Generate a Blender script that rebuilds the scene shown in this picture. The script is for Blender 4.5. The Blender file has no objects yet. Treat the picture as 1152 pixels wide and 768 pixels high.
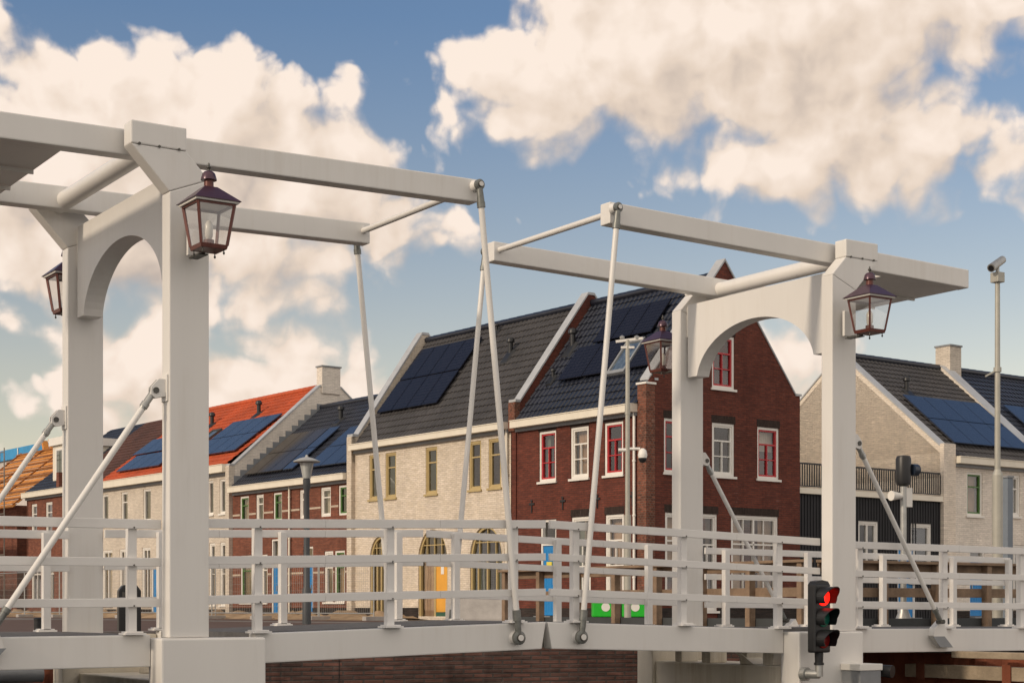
import bpy, bmesh, math, random
from mathutils import Vector, Matrix
random.seed(7)
sc = bpy.context.scene
COL = sc.collection
R = math.radians

# ------------------------------------------------------------------ site geometry (metres)
CAM = Vector((-10.6874, -15.3175, 0.35))
YAW = 0.98970                       # heading of the lens axis, from +X
FPX, WPX, HPX, HOR = 1881.88, 1152.0, 768.0, 684.817
TH = R(94.0517)                     # direction of the house row
E1 = Vector((math.cos(TH), math.sin(TH), 0)); E2 = Vector((math.sin(TH), -math.cos(TH), 0))
H0 = Vector((17.4642, 20.8684, 0))  # street corner of the dark brick gable house
ROTZ = TH - math.pi/2

# ------------------------------------------------------------------ materials
MATS = {}
class NT:
    def __init__(s, nt): s.nt = nt
    def n(s, typ, **kw):
        nd = s.nt.nodes.new(typ)
        for k, v in kw.items():
            if k.startswith('i_'):
                nd.inputs[k[2:].replace('_', ' ')].default_value = v
            else: setattr(nd, k, v)
        return nd
    def l(s, a, b): s.nt.links.new(a, b)

def new_mat(name):
    m = bpy.data.materials.new(name); m.use_nodes = True
    t = NT(m.node_tree); b = m.node_tree.nodes['Principled BSDF']
    return m, t, b

def plain(name, col, rough=0.5, var=0.12, scale=3.0, metal=0.0, bump=0.0, bscale=40.0, streak=False, spec=0.5, grime=0.0):
    """a real surface: base colour with soft wear variation, optional fine bump and rain streaks"""
    if name in MATS: return MATS[name]
    m, t, b = new_mat(name)
    tc = t.n('ShaderNodeTexCoord'); src = tc.outputs['Object']
    if streak:
        mp = t.n('ShaderNodeMapping'); mp.inputs['Scale'].default_value = (1, 1, 0.12); t.l(src, mp.inputs[0]); vsrc = mp.outputs[0]
    else: vsrc = src
    nz = t.n('ShaderNodeTexNoise', i_Scale=scale, i_Detail=7.0, i_Roughness=0.62); t.l(vsrc, nz.inputs['Vector'])
    mr = t.n('ShaderNodeMapRange'); mr.inputs[1].default_value = .3; mr.inputs[2].default_value = .7
    mr.inputs[3].default_value = 1-var; mr.inputs[4].default_value = 1+var*.5; t.l(nz.outputs[0], mr.inputs[0])
    vm = t.n('ShaderNodeVectorMath', operation='SCALE'); vm.inputs[0].default_value = col[:3]; t.l(mr.outputs[0], vm.inputs['Scale'])
    out = vm.outputs[0]
    if grime > 0:
        n2 = t.n('ShaderNodeTexNoise', i_Scale=scale*5, i_Detail=9.0, i_Roughness=0.75); t.l(vsrc, n2.inputs['Vector'])
        m2 = t.n('ShaderNodeMapRange'); m2.inputs[1].default_value = .6; m2.inputs[2].default_value = .78; m2.inputs[4].default_value = grime
        t.l(n2.outputs[0], m2.inputs[0])
        mx = t.n('ShaderNodeMix', data_type='RGBA'); t.l(m2.outputs[0], mx.inputs[0]); t.l(out, mx.inputs[6])
        mx.inputs[7].default_value = (col[0]*.45, col[1]*.42, col[2]*.36, 1); out = mx.outputs[2]
    if streak and grime > 0:
        mp3 = t.n('ShaderNodeMapping'); mp3.inputs['Scale'].default_value = (9, 9, .45); t.l(src, mp3.inputs[0])
        n5 = t.n('ShaderNodeTexNoise', i_Scale=1.0, i_Detail=5.0, i_Roughness=.7); t.l(mp3.outputs[0], n5.inputs['Vector'])
        n6 = t.n('ShaderNodeTexNoise', i_Scale=.9, i_Detail=3.0); t.l(src, n6.inputs['Vector'])
        mm = t.n('ShaderNodeMath', operation='MULTIPLY'); t.l(n5.outputs[0], mm.inputs[0]); t.l(n6.outputs[0], mm.inputs[1])
        m5 = t.n('ShaderNodeMapRange'); m5.inputs[1].default_value = .27; m5.inputs[2].default_value = .42; m5.inputs[4].default_value = grime*1.1; t.l(mm.outputs[0], m5.inputs[0])
        mx2 = t.n('ShaderNodeMix', data_type='RGBA'); t.l(m5.outputs[0], mx2.inputs[0]); t.l(out, mx2.inputs[6]); mx2.inputs[7].default_value = (col[0]*.62, col[1]*.55, col[2]*.45, 1); out = mx2.outputs[2]
    t.l(out, b.inputs['Base Color'])
    b.inputs['Roughness'].default_value = rough; b.inputs['Metallic'].default_value = metal
    b.inputs['Specular IOR Level'].default_value = spec
    if bump > 0:
        n3 = t.n('ShaderNodeTexNoise', i_Scale=bscale, i_Detail=5.0); t.l(src, n3.inputs['Vector'])
        bp = t.n('ShaderNodeBump', i_Strength=bump, i_Distance=.02); t.l(n3.outputs[0], bp.inputs['Height']); t.l(bp.outputs[0], b.inputs['Normal'])
    MATS[name] = m; return m

def brick(name, c1, c2, mortar, bw=.22, bh=.0625, ms=.009, rough=.85, patch=.25, msoft=.4, bands=None, var=1.0):
    if name in MATS: return MATS[name]
    m, t, b = new_mat(name)
    tc = t.n('ShaderNodeTexCoord'); sx = t.n('ShaderNodeSeparateXYZ'); t.l(tc.outputs['Object'], sx.inputs[0])
    ad = t.n('ShaderNodeMath', operation='ADD'); t.l(sx.outputs[0], ad.inputs[0]); t.l(sx.outputs[1], ad.inputs[1])
    cb = t.n('ShaderNodeCombineXYZ'); t.l(ad.outputs[0], cb.inputs[0]); t.l(sx.outputs[2], cb.inputs[1])
    br = t.n('ShaderNodeTexBrick', i_Scale=1.0); t.l(cb.outputs[0], br.inputs['Vector'])
    br.inputs['Brick Width'].default_value = bw; br.inputs['Row Height'].default_value = bh
    br.inputs['Mortar Size'].default_value = ms; br.inputs['Mortar Smooth'].default_value = msoft
    br.inputs['Color1'].default_value = (*c1, 1); br.inputs['Color2'].default_value = (*c2, 1); br.inputs['Mortar'].default_value = (*mortar, 1)
    # brick-by-brick scatter, longer patches from different batches, and weathering
    mp = t.n('ShaderNodeMapping'); mp.inputs['Scale'].default_value = (1/bw*.8, 1/bh*.9, 1); t.l(cb.outputs[0], mp.inputs[0])
    wn = t.n('ShaderNodeTexNoise', i_Scale=1.0, i_Detail=2.0, i_Roughness=.8); t.l(mp.outputs[0], wn.inputs['Vector'])
    m1 = t.n('ShaderNodeMapRange'); m1.inputs[1].default_value = .25; m1.inputs[2].default_value = .75
    m1.inputs[3].default_value = 1-.38*var; m1.inputs[4].default_value = 1+.38*var; t.l(wn.outputs[0], m1.inputs[0])
    n2 = t.n('ShaderNodeTexNoise', i_Scale=.9, i_Detail=6.0, i_Roughness=.65); t.l(tc.outputs['Object'], n2.inputs['Vector'])
    m2 = t.n('ShaderNodeMapRange'); m2.inputs[1].default_value = .3; m2.inputs[2].default_value = .7
    m2.inputs[3].default_value = 1-patch; m2.inputs[4].default_value = 1+patch*.4; t.l(n2.outputs[0], m2.inputs[0])
    mm = t.n('ShaderNodeMath', operation='MULTIPLY'); t.l(m1.outputs[0], mm.inputs[0]); t.l(m2.outputs[0], mm.inputs[1])
    vs = t.n('ShaderNodeVectorMath', operation='SCALE'); t.l(br.outputs[0], vs.inputs[0]); t.l(mm.outputs[0], vs.inputs['Scale'])
    # lime bloom on scattered bricks and rain streaks
    n7 = t.n('ShaderNodeTexNoise', i_Scale=1.6, i_Detail=3.0); t.l(tc.outputs['Object'], n7.inputs['Vector'])
    m7 = t.n('ShaderNodeMath', operation='MULTIPLY'); t.l(wn.outputs[0], m7.inputs[0]); t.l(n7.outputs[0], m7.inputs[1])
    r7 = t.n('ShaderNodeMapRange'); r7.inputs[1].default_value = .36; r7.inputs[2].default_value = .46; r7.inputs[4].default_value = .22; t.l(m7.outputs[0], r7.inputs[0])
    x7 = t.n('ShaderNodeMix', data_type='RGBA'); t.l(r7.outputs[0], x7.inputs[0]); t.l(vs.outputs[0], x7.inputs[6]); x7.inputs[7].default_value = (mortar[0]*2.2+.06, mortar[1]*2.2+.06, mortar[2]*2.2+.06, 1)
    mp8 = t.n('ShaderNodeMapping'); mp8.inputs['Scale'].default_value = (2.2, 2.2, .25); t.l(tc.outputs['Object'], mp8.inputs[0])
    n8 = t.n('ShaderNodeTexNoise', i_Scale=1.0, i_Detail=5.0, i_Roughness=.7); t.l(mp8.outputs[0], n8.inputs['Vector'])
    r8 = t.n('ShaderNodeMapRange'); r8.inputs[1].default_value = .52; r8.inputs[2].default_value = .75; r8.inputs[3].default_value = 1.0; r8.inputs[4].default_value = 1-patch; t.l(n8.outputs[0], r8.inputs[0])
    v8 = t.n('ShaderNodeVectorMath', operation='SCALE'); t.l(x7.outputs[2], v8.inputs[0]); t.l(r8.outputs[0], v8.inputs['Scale'])
    t.l(v8.outputs[0], b.inputs['Base Color']); b.inputs['Roughness'].default_value = rough
    b.inputs['Specular IOR Level'].default_value = .25
    bp = t.n('ShaderNodeBump', i_Strength=.6, i_Distance=.012); t.l(br.outputs['Fac'], bp.inputs['Height']); bp.invert = True
    t.l(bp.outputs[0], b.inputs['Normal'])
    MATS[name] = m; return m

def glass_pane(name, tint, rough=.04, rfl=.5):
    """window seen from outside: a dark or curtained room behind a reflecting pane"""
    if name in MATS: return MATS[name]
    m, t, b = new_mat(name)
    tc = t.n('ShaderNodeTexCoord')
    mp = t.n('ShaderNodeMapping'); mp.inputs['Scale'].default_value = (3, 3, .25); t.l(tc.outputs['Object'], mp.inputs[0])
    nz = t.n('ShaderNodeTexNoise', i_Scale=2.2, i_Detail=3.0); t.l(mp.outputs[0], nz.inputs['Vector'])
    mr = t.n('ShaderNodeMapRange'); mr.inputs[1].default_value = .35; mr.inputs[2].default_value = .65; mr.inputs[3].default_value = .35; mr.inputs[4].default_value = 1.25
    t.l(nz.outputs[0], mr.inputs[0])
    vs = t.n('ShaderNodeVectorMath', operation='SCALE'); vs.inputs[0].default_value = tint; t.l(mr.outputs[0], vs.inputs['Scale'])
    t.l(vs.outputs[0], b.inputs['Base Color']); b.inputs['Roughness'].default_value = .6
    gl = t.n('ShaderNodeBsdfGlossy'); gl.inputs['Roughness'].default_value = rough
    n4 = t.n('ShaderNodeTexNoise', i_Scale=1.1, i_Detail=1.0); t.l(tc.outputs['Object'], n4.inputs['Vector'])
    bp = t.n('ShaderNodeBump', i_Strength=.06, i_Distance=.05); t.l(n4.outputs[0], bp.inputs['Height']); t.l(bp.outputs[0], gl.inputs['Normal'])
    lw = t.n('ShaderNodeLayerWeight'); lw.inputs['Blend'].default_value = .5; ad = t.n('ShaderNodeMath', operation='MULTIPLY_ADD', use_clamp=True); t.l(lw.outputs['Facing'], ad.inputs[0]); ad.inputs[1].default_value = .35; ad.inputs[2].default_value = rfl*.5
    mx = t.n('ShaderNodeMixShader'); t.l(ad.outputs[0], mx.inputs[0]); t.l(b.outputs[0], mx.inputs[1]); t.l(gl.outputs[0], mx.inputs[2])
    t.l(mx.outputs[0], m.node_tree.nodes['Material Output'].inputs[0])
    MATS[name] = m; return m

def clear_glass(name, base=.05, gain=.75, tint=(.93, .92, .9)):
    """thin clear pane: see-through, with reflection growing towards grazing views"""
    if name in MATS: return MATS[name]
    m, t, b = new_mat(name)
    tr = t.n('ShaderNodeBsdfTransparent'); tr.inputs[0].default_value = (*tint, 1)
    gl = t.n('ShaderNodeBsdfGlossy'); gl.inputs['Roughness'].default_value = .03
    tc = t.n('ShaderNodeTexCoord'); n4 = t.n('ShaderNodeTexNoise', i_Scale=1.3, i_Detail=1.0); t.l(tc.outputs['Object'], n4.inputs['Vector'])
    bp = t.n('ShaderNodeBump', i_Strength=.05, i_Distance=.05); t.l(n4.outputs[0], bp.inputs['Height']); t.l(bp.outputs[0], gl.inputs['Normal'])
    lw = t.n('ShaderNodeLayerWeight'); lw.inputs['Blend'].default_value = .5
    pw = t.n('ShaderNodeMath', operation='POWER'); t.l(lw.outputs['Facing'], pw.inputs[0]); pw.inputs[1].default_value = 3.0
    ma = t.n('ShaderNodeMath', operation='MULTIPLY_ADD', use_clamp=True); t.l(pw.outputs[0], ma.inputs[0]); ma.inputs[1].default_value = gain; ma.inputs[2].default_value = base
    mx = t.n('ShaderNodeMixShader'); t.l(ma.outputs[0], mx.inputs[0]); t.l(tr.outputs[0], mx.inputs[1]); t.l(gl.outputs[0], mx.inputs[2])
    t.l(mx.outputs[0], m.node_tree.nodes['Material Output'].inputs[0])
    MATS[name] = m; return m

def solar_mat(name, col=(.012, .016, .035), spec=.3):
    if name in MATS: return MATS[name]
    m, t, b = new_mat(name)
    tc = t.n('ShaderNodeTexCoord'); mp = t.n('ShaderNodeMapping'); t.l(tc.outputs['UV'], mp.inputs[0])
    br = t.n('ShaderNodeTexBrick', i_Scale=1.0); br.offset = 0.0; t.l(mp.outputs[0], br.inputs['Vector'])
    br.inputs['Brick Width'].default_value = 1/6; br.inputs['Row Height'].default_value = 1/10; br.inputs['Mortar Size'].default_value = .004
    br.inputs['Color1'].default_value = (*col, 1); br.inputs['Color2'].default_value = (col[0]*1.25, col[1]*1.25, col[2]*1.2, 1)
    br.inputs['Mortar'].default_value = (col[0]*2.2+.01, col[1]*2.2+.01, col[2]*2+.01, 1)
    t.l(br.outputs[0], b.inputs['Base Color']); b.inputs['Roughness'].default_value = .16; b.inputs['Specular IOR Level'].default_value = spec
    MATS[name] = m; return m

def tile_mat(name, col, rough=.6, var=.35):
    if name in MATS: return MATS[name]
    m, t, b = new_mat(name)
    tc = t.n('ShaderNodeTexCoord')
    w = t.n('ShaderNodeTexNoise', i_Scale=4.2, i_Detail=3.0, i_Roughness=.7); t.l(tc.outputs['Object'], w.inputs['Vector'])
    n2 = t.n('ShaderNodeTexNoise', i_Scale=.6, i_Detail=5.0); t.l(tc.outputs['Object'], n2.inputs['Vector'])
    ad = t.n('ShaderNodeMath', operation='ADD'); t.l(w.outputs[0], ad.inputs[0]); t.l(n2.outputs[0], ad.inputs[1])
    mr = t.n('ShaderNodeMapRange'); mr.inputs[1].default_value = .7; mr.inputs[2].default_value = 1.3; mr.inputs[3].default_value = 1-var; mr.inputs[4].default_value = 1+var
    t.l(ad.outputs[0], mr.inputs[0])
    vs = t.n('ShaderNodeVectorMath', operation='SCALE'); vs.inputs[0].default_value = col; t.l(mr.outputs[0], vs.inputs['Scale'])
    t.l(vs.outputs[0], b.inputs['Base Color']); b.inputs['Roughness'].default_value = rough
    MATS[name] = m; return m

def lamp_lens(name, col, e):
    m, t, b = new_mat(name)
    b.inputs['Base Color'].default_value = (*col, 1); b.inputs['Roughness'].default_value = .25
    if e > 0:
        b.inputs['Emission Color'].default_value = (*col, 1); b.inputs['Emission Strength'].default_value = e
    MATS[name] = m; return m

PAINT = plain('white_steel_paint', (.725, .70, .66), .38, .05, 1.3, streak=True, grime=.13)
PAINT2 = plain('white_board_paint', (.74, .715, .68), .45, .07, 2.2, grime=.12)
CREAMC = plain('cream_concrete', (.74, .67, .55), .8, .16, 1.6, bump=.25, bscale=60, streak=True, grime=.5)
STEEL = plain('galvanised_steel', (.42, .42, .40), .42, .2, 9, metal=.6)
GALVD = plain('dark_galvanised_steel', (.20, .205, .19), .45, .3, 14, metal=.5)
DKSTEEL = plain('worn_dark_steel', (.10, .095, .085), .5, .3, 20, metal=.5)
DECK = plain('grey_deck_plank', (.10, .098, .10), .85, .3, 6, bump=.3, bscale=50)
BLACK = plain('black_plastic', (.012, .012, .013), .42, .2, 5)
WHITE = plain('white_frame_paint', (.78, .75, .69), .45, .05, 3)
CREAMT = plain('cream_trim_paint', (.76, .70, .58), .5, .08, 2, streak=True)
REDP = plain('red_sash_paint', (.46, .022, .028), .4, .1, 5)
OCHRE = plain('ochre_frame_paint', (.46, .35, .16), .5, .1, 4)
GREENP = plain('green_sash_paint', (.07, .17, .035), .45, .1, 5)
BLUED = plain('blue_door_paint', (.012, .21, .52), .42, .08, 3)
YELD = plain('yellow_door_paint', (.74, .36, .045), .45, .08, 3)
LEAD = plain('lead_grey_sheet', (.24, .25, .26), .55, .18, 3)
COPING = plain('pale_zinc_coping', (.42, .43, .44), .45, .14, 2.5)
COPPER = plain('copper_brown_paint', (.125, .037, .027), .38, .22, 12, metal=.25)
PURPLE = plain('copper_violet_roof', (.085, .042, .06), .3, .22, 10, metal=.3)
RUST = plain('rusted_sheet_steel', (.20, .055, .024), .85, .45, 2.5, streak=True, bump=.3)
TIMBER = plain('weathered_timber', (.25, .17, .11), .85, .35, 4, bump=.4, bscale=30)
TIMBERW = plain('grey_timber_beam', (.34, .27, .19), .85, .3, 4, bump=.4, bscale=30)
ORANGEW = plain('orange_roof_board', (.62, .25, .05), .8, .35, 3)
CLAD = plain('black_timber_cladding', (.018, .018, .021), .7, .3, 4, streak=True)
WGLASS = clear_glass('window_glass', .10, .9, (.80, .82, .80))
PANE, PANEC, PANEG = 'none', 'full', 'pair'
CURT = [plain('warm_white_curtain', (.60, .50, .40), .9, .2, 3), plain('peach_curtain', (.55, .36, .24), .9, .25, 3), plain('grey_green_curtain', (.22, .24, .19), .9, .25, 3), plain('brown_curtain', (.22, .15, .11), .9, .25, 3)]
PANEB = glass_pane('pale_skylight_glass', (.10, .13, .14), rfl=.4)
CLEAR = clear_glass('lantern_clear_glass', .16, .8)
SOLB = solar_mat('black_solar_cells', (.010, .010, .016), .14)
SOLN = solar_mat('navy_solar_cells', (.020, .028, .052), .9)
SOLG = solar_mat('cloud_reflection_solar_cells', (.030, .026, .024))  # grey-brown tone stands in for clouds mirrored in the cells
B_RED = brick('dark_red_brick', (.168, .046, .029), (.122, .036, .025), (.09, .04, .03), var=.8)
B_CREAM = brick('cream_brick', (.74, .65, .545), (.64, .555, .44), (.54, .46, .37), patch=.14, var=.42)
B_BRN = brick('red_brown_brick', (.25, .088, .052), (.17, .060, .038), (.15, .08, .06), var=.8)
B_GAB = brick('sunlit_white_gable_brick', (.82, .72, .60), (.74, .65, .545), (.66, .585, .49), patch=.10, var=.4)  # white brick made lighter and warmer: the gable's sunlight is in its colour
B_WHT = brick('white_brick', (.68, .60, .50), (.60, .53, .44), (.50, .44, .37), patch=.12, var=.4)
B_GRY = brick('pale_grey_brick', (.82, .74, .645), (.74, .67, .585), (.66, .60, .52), patch=.12, var=.4)
B_QUAY = brick('quay_brick', (.24, .115, .09), (.14, .085, .072), (.12, .095, .085), patch=.55, var=1.0, ms=.013)
B_PLINTH = brick('dark_plinth_brick', (.045, .032, .028), (.03, .024, .022), (.04, .035, .03))
B_LINT = brick('dark_soldier_course', (.045, .028, .022), (.033, .022, .018), (.04, .028, .022), bw=.065, bh=.22)
B_PIER = brick('mottled_pier_brick', (.26, .085, .05), (.12, .045, .03), (.17, .12, .09), bw=.11, bh=.065, var=1.1)
B_PAVE = brick('red_clay_paver', (.26, .075, .05), (.17, .05, .038), (.11, .07, .055), bw=.21, bh=.10)
T_GREY = tile_mat('brown_grey_pantile', (.047, .043, .042), .62)
T_BLUE = tile_mat('blue_black_pantile', (.016, .019, .030), .34)
T_ORNG = tile_mat('orange_pantile', (.44, .075, .018), .68, .28)
T_BRWN = tile_mat('brown_pantile', (.085, .036, .025), .7)
SAND = plain('builders_sand', (.36, .25, .15), .95, .4, 1.2, bump=.8, bscale=6)

# ------------------------------------------------------------------ mesh building
class MB:
    def __init__(s, off=(0, 0, 0)): s.bm = bmesh.new(); s.off = Vector(off); s.uv = None
    def v(s, p): return s.bm.verts.new(Vector(p)-s.off)
    def face(s, pts):
        vs = [s.v(p) for p in pts]
        try: return s.bm.faces.new(vs)
        except ValueError: return None
    def hexa(s, p):   # 8 points: bottom ring 0-3, top ring 4-7
        vs = [s.v(q) for q in p]
        for f in ((3, 2, 1, 0), (4, 5, 6, 7), (0, 1, 5, 4), (1, 2, 6, 5), (2, 3, 7, 6), (3, 0, 4, 7)):
            s.bm.faces.new([vs[i] for i in f])
        return s
    def box(s, x0, x1, y0, y1, z0, z1):
        x0, x1 = min(x0, x1), max(x0, x1); y0, y1 = min(y0, y1), max(y0, y1); z0, z1 = min(z0, z1), max(z0, z1)
        return s.hexa([(x0, y0, z0), (x1, y0, z0), (x1, y1, z0), (x0, y1, z0), (x0, y0, z1), (x1, y0, z1), (x1, y1, z1), (x0, y1, z1)])
    def prism(s, ring0, ring1):   # two matching 3-D rings
        a = [s.v(p) for p in ring0]; b = [s.v(p) for p in ring1]; n = len(a)
        s.bm.faces.new(list(reversed(a))); s.bm.faces.new(b)
        for i in range(n): s.bm.faces.new((a[i], a[(i+1) % n], b[(i+1) % n], b[i]))
        return s
    def bar(s, p, q, w, h, up=(0, 0, 1)):  # rectangular bar along p->q
        p, q = Vector(p), Vector(q); d = (q-p).normalized(); sd = d.cross(Vector(up)).normalized(); u = sd.cross(d)
        r = [(-w/2, -h/2), (w/2, -h/2), (w/2, h/2), (-w/2, h/2)]
        return s.prism([p+sd*a+u*b for a, b in r], [q+sd*a+u*b for a, b in r])
    def tube(s, p, q, r, r2=None, seg=12):
        p, q = Vector(p), Vector(q); r2 = r if r2 is None else r2
        d = (q-p).normalized(); a = d.orthogonal().normalized(); b = d.cross(a)
        cs = [(math.cos(2*math.pi*i/seg), math.sin(2*math.pi*i/seg)) for i in range(seg)]
        return s.prism([p+(a*c+b*e)*r for c, e in cs], [q+(a*c+b*e)*r2 for c, e in cs])
    def lathe(s, prof, c=(0, 0, 0), seg=16, axis='z', rot=0.0):
        c = Vector(c); rings = []
        for r, h in prof:
            ring = []
            for i in range(seg):
                an = 2*math.pi*i/seg+rot; x, y = r*math.cos(an), r*math.sin(an)
                ring.append(s.v(c+(Vector((x, y, h)) if axis == 'z' else Vector((x, h, y)) if axis == 'y' else Vector((h, x, y)))))
            rings.append(ring)
        for a, b in zip(rings, rings[1:]):
            for i in range(seg): s.bm.faces.new((a[i], a[(i+1) % seg], b[(i+1) % seg], b[i]))
        s.bm.faces.new(list(reversed(rings[0]))); s.bm.faces.new(rings[-1])
        return s
    def build(s, name, mat, parent=None, bevel=0.0, smooth=False, fix=True, seg=2):
        bm = s.bm
        if fix: bmesh.ops.recalc_face_normals(bm, faces=bm.faces[:])
        if bevel > 0:
            es = [e for e in bm.edges if len(e.link_faces) == 2 and e.calc_face_angle(0) > .6]
            bmesh.ops.bevel(bm, geom=es, offset=bevel, segments=seg, affect='EDGES', profile=.6, clamp_overlap=True)
        me = bpy.data.meshes.new(name); bm.to_mesh(me); bm.free()
        me.materials.append(mat)
        if smooth:
            for p in me.polygons: p.use_smooth = True
            try: me.set_sharp_from_angle(angle=R(38))
            except Exception: pass
        o = bpy.data.objects.new(name, me); COL.objects.link(o)
        if parent: o.parent = parent
        return o

def tag(o, label=None, cat=None, group=None, kind=None):
    if label: o['label'] = label
    if cat: o['category'] = cat
    if group: o['group'] = group
    if kind: o['kind'] = kind
    return o
def thing(name, label, cat, loc=(0, 0, 0), rz=0.0, group=None):
    o = bpy.data.objects.new(name, None); COL.objects.link(o); o.empty_display_size = .2
    o.location = loc; o.rotation_euler = (0, 0, rz); return tag(o, label, cat, group)
def copy_tree(o, parent=None):
    c = o.copy(); COL.objects.link(c)
    if parent: c.parent = parent
    for ch in list(o.children): copy_tree(ch, c)
    return c

# ------------------------------------------------------------------ the drawbridge
WB = 3.20
PX, PW, PD = 4.38, .41, .196
SEAM_OUT, SEAM_IN = 4.38, 4.545
HEAD_LO, HEAD_HI = 4.79, 5.016
side_words = {-1: 'left', 1: 'right'}

def arm_top(x): return 4.997 + .0192*(4.69-abs(x))

def portal(s):
    t = thing('bridge_portal', {-1: 'white drawbridge portal with round arch and bare pedestal, the left one of two',
                               1: 'white drawbridge portal with round arch and red traffic light on its pedestal'}[s], 'bridge portal', (s*PX, WB/2, 0))
    off = (s*PX, WB/2, 0)
    for y0, y1, far in ((0, PD, 0), (WB-PD, WB, 1)):
        m = MB(off); r = [(PX-PW/2, .075), (PX+PW/2, .075), (PX+PW/2, SEAM_OUT), (PX-PW/2, SEAM_IN)]; m.prism([(s*x, y0, z) for x, z in r], [(s*x, y1, z) for x, z in r])
        post = m.build('post', PAINT, t, .012)
        # leaning head: shifts outward from post to cap
        m = MB(off)
        a = [(PX-PW/2, SEAM_IN+.002), (PX+PW/2, SEAM_OUT+.002), (4.69+.281, HEAD_LO), (4.69-.281, HEAD_LO)]
        m.prism([(s*x, y0, z) for x, z in a], [(s*x, y1, z) for x, z in a])
        hd = m.build('post_head', PAINT, t, .012)
        m = MB(off); m.box(s*(4.69-.281), s*(4.69+.281), y0-.004 if not far else y0, y1 if not far else y1+.004, HEAD_LO+.003, HEAD_HI)
        cap = m.build('post_cap', PAINT, t, .014)
        m = MB(off); yy = y0-.004 if not far else y1+.004; dy = -.012 if not far else .012
        for k in (-.2, 0, .2):
            m = MB(off); m.tube((s*(4.69+k), yy, HEAD_LO+.006), (s*(4.69+k), yy+dy, HEAD_LO+.006), .013, seg=8); m.build('bolt', DKSTEEL, cap)
        # pedestal, wider towards the opening
        m = MB(off); m.box(s*3.585, s*4.68, y0-.035 if not far else y0-.11, y1+.11 if not far else y1+.035, -2.6, .07)
        m.build('pedestal', CREAMC if far else PAINT, t, .02)
    # arch beam between the posts
    m = MB(off); T = .11
    y0, y1, yc = PD, WB-PD, WB/2
    ring = []
    leg = .23; a = (y1-y0)/2-leg; zc, hh, zb = 3.50, .735, 3.60
    n = 28; th0 = math.asin((zb-zc)/hh)
    arc = [(yc-a*math.cos(th0+(math.pi-2*th0)*i/n), zc+hh*math.sin(th0+(math.pi-2*th0)*i/n)) for i in range(n+1)]
    top = 4.612
    for xx in (-T, T): pass
    x0, x1 = s*PX-T, s*PX+T
    def strip(x, flip):
        for (ya, za), (yb, zb_) in zip(arc, arc[1:]): m.face([(x, ya, za), (x, yb, zb_), (x, yb, top), (x, ya, top)])
        m.face([(x, y0+.045, zb), (x, arc[0][0], zb), (x, arc[0][0], top), (x, y0+.045, top)])
        m.face([(x, arc[-1][0], zb), (x, y1-.045, zb), (x, y1-.045, top), (x, arc[-1][0], top)])
    strip(x0, 0); strip(x1, 1)
    for (ya, za), (yb, zb_) in zip(arc, arc[1:]): m.face([(x0, ya, za), (x1, ya, za), (x1, yb, zb_), (x0, yb, zb_)])
    for ya, yb in ((y0+.045, arc[0][0]), (arc[-1][0], y1-.045)): m.face([(x0, ya, zb), (x1, ya, zb), (x1, yb, zb), (x0, yb, zb)])
    m.face([(x0, y0+.045, top), (x1, y0+.045, top), (x1, y1-.045, top), (x0, y1-.045, top)])
    for yy in (y0+.045, y1-.045): m.face([(x0, yy, zb), (x1, yy, zb), (x1, yy, top), (x0, yy, top)])
    bmesh.ops.remove_doubles(m.bm, verts=m.bm.verts[:], dist=1e-4)
    ab = m.build('arch_beam', PAINT, t)
    for ya, yb in ((y0+.001, y0+.044), (y1-.044, y1-.001)):
        m = MB(off); m.box(s*PX-T+.02, s*PX+T-.02, ya, yb, 4.17, top-.02); m.build('end_plate', PAINT, ab)
    # lower cross beams and braces between the pedestals
    m = MB(off); m.box(s*3.64, s*4.5, .31, WB-.31, -1.6, -.36); m.build('cross_beam', CREAMC, t, .02)
    for ya, wd_ in ((.52, .10), (1.02, .07), (1.75, .09), (2.35, .07)):
        m = MB(off); m.box(s*3.66, s*3.95, ya, ya+wd_*2, -.358, -.135); m.build('support_block', CREAMC, t, .01)
    m = MB(off); m.prism([(s*3.64, 1.35, -.14), (s*3.64, 1.28, -.14), (s*3.64, .86, -.355), (s*3.64, 1.0, -.355)], [(s*3.9, 1.35, -.14), (s*3.9, 1.28, -.14), (s*3.9, .86, -.355), (s*3.9, 1.0, -.355)]); m.build('brace_plate', CREAMC, t, .006)
    return t
PORT = {s: portal(s) for s in (-1, 1)}

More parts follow.
